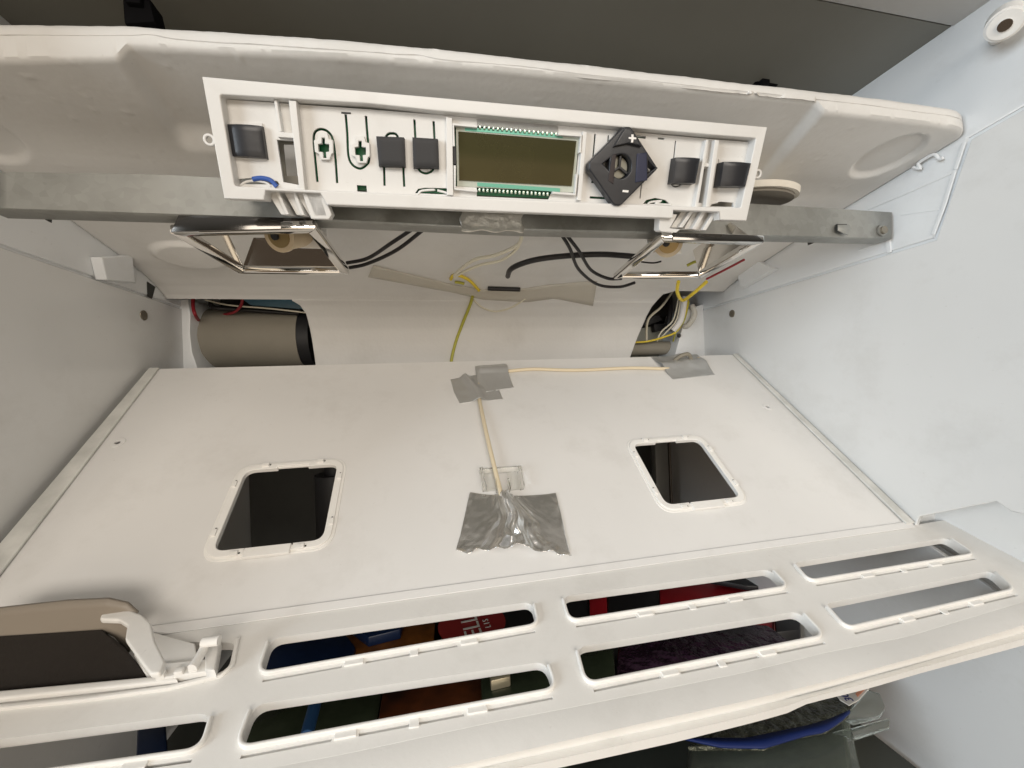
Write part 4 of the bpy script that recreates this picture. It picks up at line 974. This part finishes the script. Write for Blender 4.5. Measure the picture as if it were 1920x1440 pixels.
t, o0 = flat('black_packet', [(805, 1260), (815, 1130), (1060, 1100), (1070, 1200), (960, 1230)], ZS + .045, .04, BLACKP, 'black packet with round red label showing white letters', 'food packet')
c = onZ(885, 1168, ZS + .0462) - o0; rad = 0.036
slab('round_label', [(c.x + rad * math.cos(k * math.pi / 24), c.y + rad * math.sin(k * math.pi / 24)) for k in range(48)], c.z - .0008, c.z, RED2, t)
pe = onZ(886, 1180, ZS + .0466) - o0
mt = Matrix.Translation(pe + Vector((0, 0, 0.0001))) @ Matrix.Rotation(math.radians(82), 4, 'Z') @ Matrix.Scale(-1, 4, (0, 0, 0)) if False else Matrix.Translation(pe + Vector((0, .006, .0003))) @ Matrix.Rotation(math.radians(95), 4, 'Z')
text_mesh('lettering', 'ELL', 0.026, PRINTW, t, mt)
text_mesh('lettering', 'L I S', 0.009, PRINTW, t, Matrix.Translation(pe + Vector((0.016, .006, .0003))) @ Matrix.Rotation(math.radians(95), 4, 'Z'))
flat('black_packet', [(1035, 1200), (1035, 1100), (1100, 1090), (1107, 1190)], ZS + .05, .045, BLACKP, 'plain black packet at the left of the upper middle slot', 'food packet')
flat('red_packet', [(1107, 1190), (1104, 1088), (1136, 1085), (1140, 1185)], ZS + .052, .045, REDM, 'narrow red strip packet in the upper middle slot', 'food packet', .001)
flat('black_packet', [(1141, 1190), (1137, 1085), (1240, 1065), (1240, 1180)], ZS + .05, .045, BLACKP, 'black packet between the two red packets in the upper middle slot', 'food packet')
t, o0 = flat('red_packet', [(1238, 1180), (1236, 1080), (1330, 1072), (1450, 1085), (1450, 1190), (1340, 1200)], ZS + .052, .05, REDM, 'wide bright red packet at the right of the upper middle slot', 'food packet')
flat('black_tray', [(1330, 1085), (1350, 1062), (1440, 1072), (1446, 1100), (1400, 1098)], ZS + .062, .006, BLACKP, 'thin black tray edge on top of the wide red packet', 'tray', .001)
flat('black_tray', [(1452, 1150), (1500, 1145), (1500, 1180), (1455, 1185)], ZS + .055, .02, BLACKP, 'black box corner at the right end of the lower middle slot', 'box', .001)
flat('orange_food', [(700, 1400), (720, 1280), (920, 1240), (930, 1330), (820, 1380)], ZS + .06, .04, mat('dark_orange_food', (0.14, 0.035, 0.008), 0.4, var=0.85, vscale=24), 'dark red orange food in the lower left slot', 'food')
flat('dark_packet', [(440, 1420), (460, 1325), (580, 1300), (720, 1280), (700, 1400)], ZS + .055, .04, GREENJ, 'dark greenish glass container in the lower left slot', 'container')
wire('blue_strap', [(596, 1300, .3), (588, 1330, .285), (575, 1380, .265)], 0.004, mat('blue_strap', (0.012, 0.06, 0.16), 0.5), 'narrow blue strap across the dark container in the lower left slot', 'strap')
t, o0 = flat('dark_jar', [(905, 1340), (900, 1255), (1050, 1230), (1060, 1320)], ZS + .07, .06, GREENJ, 'green grey glass jar with clasp at the right of the lower left slot', 'jar')
prism('clasp', [onZ(x, y, ZS + .078) - o0 for x, y in ((918, 1262), (955, 1254), (957, 1268), (920, 1277))], (0, 0, -.008), LIDM, t, bev=.001)
flat('dark_wrapper', [(1150, 1300), (1160, 1200), (1330, 1165), (1440, 1170), (1480, 1200), (1400, 1260)], ZS + .06, .03, PURPLE, 'crumpled dark purple plastic bag in the lower middle slot', 'bag', .003)
flat('dark_jar', [(1075, 1300), (1075, 1215), (1150, 1205), (1155, 1290)], ZS + .065, .05, GREENJ, 'green grey jar at the left of the lower middle slot', 'jar')
flat('blue_packet', [(255, 1420), (258, 1350), (310, 1345), (315, 1410)], ZS + .05, .03, BLUE, 'dark blue packet in the leftmost lower slot', 'food packet')
# dim things seen through the lamp windows
flat('teal_cloth_packet', [(420, 1060), (430, 960), (520, 945), (610, 955), (620, 1050)], ZS + .03, .03, MARROON, 'dark teal bag glimpsed through the left lamp window', 'bag', .004)
tube_o = thing('dark_bottle', 'dark bottle standing under the right side of the left lamp window', 'bottle', onY(628, 905, 0.46))
tube('bottle_body', [Vector((0, 0, 0.01)), Vector((0, 0, -0.10))], 0.02, BLACKM, tube_o, n=1, seg=24)
tube('bottle_neck', [Vector((0, 0, 0.03)), Vector((0, 0, 0.01))], 0.011, BLACKM, tube_o, n=1, seg=20)
tube_o = thing('dark_post', 'dark grey upright strip seen through the right lamp window', 'strip', onZ(1245, 880, -0.2))
pa, pb = onY(1230, 880, 0.50), onY(1254, 880, 0.50); tube_o.location = (0, 0, 0)
box('strip', (pa.x, 0.50, -0.29), (pb.x, 0.512, 0.0), mat('strip_grey', (0.15, 0.15, 0.14), 0.35), tube_o, bev=.001)
box('strip_edge', (pb.x + .003, 0.502, -0.29), (pb.x + .006, 0.51, 0.0), mat('strip_brown', (0.10, 0.085, 0.07), 0.35), tube_o, bev=.0005)

# ================================================================== containers at the lower right
ZC = -0.235
t = thing('food_container', 'clear plastic food container with blue rimmed wrapper lid, below the grille at the right', 'container', onZ(1440, 1400, ZC))
o0 = onZ(1440, 1400, ZC)
lid = [(1290, 1400), (1310, 1378), (1380, 1352), (1470, 1318), (1560, 1290), (1604, 1310), (1590, 1340), (1550, 1368), (1480, 1382), (1432, 1400), (1350, 1400)]
prism('wrapper', [onZ(x, y, ZC) - o0 for x, y in lid], (0, 0, -.003), WRAP, t, bev=.0006)
rimL = interp([(1285, 1383), (1400, 1383), (1517, 1359), (1560, 1346), (1594, 1330)], 24)
rimB = interp([(1285, 1386), (1355, 1400), (1433, 1401), (1513, 1377), (1547, 1371), (1575, 1353), (1594, 1336)], 24)
Yr = lambda i: 0.0
strips('blue_rim', [[onZ(x, y, ZC + .0030) - o0 for x, y in rimL], [onZ(x, y, ZC + .0026) - o0 for x, y in rimB]], BLUELID, t, thick=0.0012)
box_px = [(1300, 1400), (1600, 1330), (1650, 1340), (1640, 1352), (1600, 1500), (1290, 1560)]
prism('clear_body', [onZ(x, y, ZC - .006) - o0 for x, y in ((1290, 1390), (1590, 1330), (1615, 1440), (1600, 1520), (1330, 1560), (1280, 1480))], (0, 0, -.05), CLEARBOX, t, bev=.004)
prism('contents', [onZ(x, y, ZC - .012) - o0 for x, y in ((1300, 1400), (1580, 1345), (1590, 1440), (1580, 1500), (1340, 1540), (1290, 1480))], (0, 0, -.035), mat('green_grey_contents', (0.075, 0.09, 0.06), 0.5, var=0.6, vscale=25), t, bev=.004)
pl_ = [onZ(x, y, ZC + .004) - o0 for x, y in ((1566, 1300), (1575, 1312), (1592, 1322), (1610, 1312), (1640, 1278), (1600, 1275))]
prism('paper_label', pl_, (0, 0, -.0006), PAPER, t)
text_mesh('lettering', '30', 0.0075, PRINTB, t, Matrix.Translation(onZ(1588, 1307, ZC + .0052) - o0) @ Matrix.Rotation(math.radians(75), 4, 'Z'))
prism('label_mark', [onZ(x, y, ZC + .0052) - o0 for x, y in ((1604, 1300), (1618, 1288), (1622, 1292), (1608, 1306))], (0, 0, -.0004), PINK, t)
t2 = thing('clear_tub', 'empty clear plastic tub lid lying against the right wall below the grille', 'tub lid', onZ(1640, 1320, ZC))
o0 = onZ(1640, 1320, ZC)
prism('tub_lid', [onZ(x, y, ZC - .002) - o0 for x, y in ((1580, 1345), (1628, 1292), (1650, 1300), (1660, 1325), (1650, 1342), (1600, 1355))], (0, 0, -.0025), CLEARBOX, t2, bev=.0008)
prism('tub_rim', [onZ(x, y, ZC - .008) - o0 for x, y in ((1560, 1375), (1668, 1345), (1668, 1362), (1600, 1385))], (0, 0, -.002), CLEARBOX, t2, bev=.0006)
t3 = thing('green_bottle', 'dark olive bottle at the bottom edge below the grille', 'bottle', onZ(1190, 1440, ZC))
tube('bottle_body', [Vector((0, -.02, 0)), Vector((0, -.02, -.08))], 0.018, mat('olive_glass', (0.10, 0.11, 0.03), 0.2), t3, n=1, seg=32)
tube('bottle_shoulder', [Vector((0, -.02, .004)), Vector((0, -.02, 0))], 0.014, mat('olive_cap', (0.14, 0.15, 0.05), 0.3), t3, n=1, seg=32)
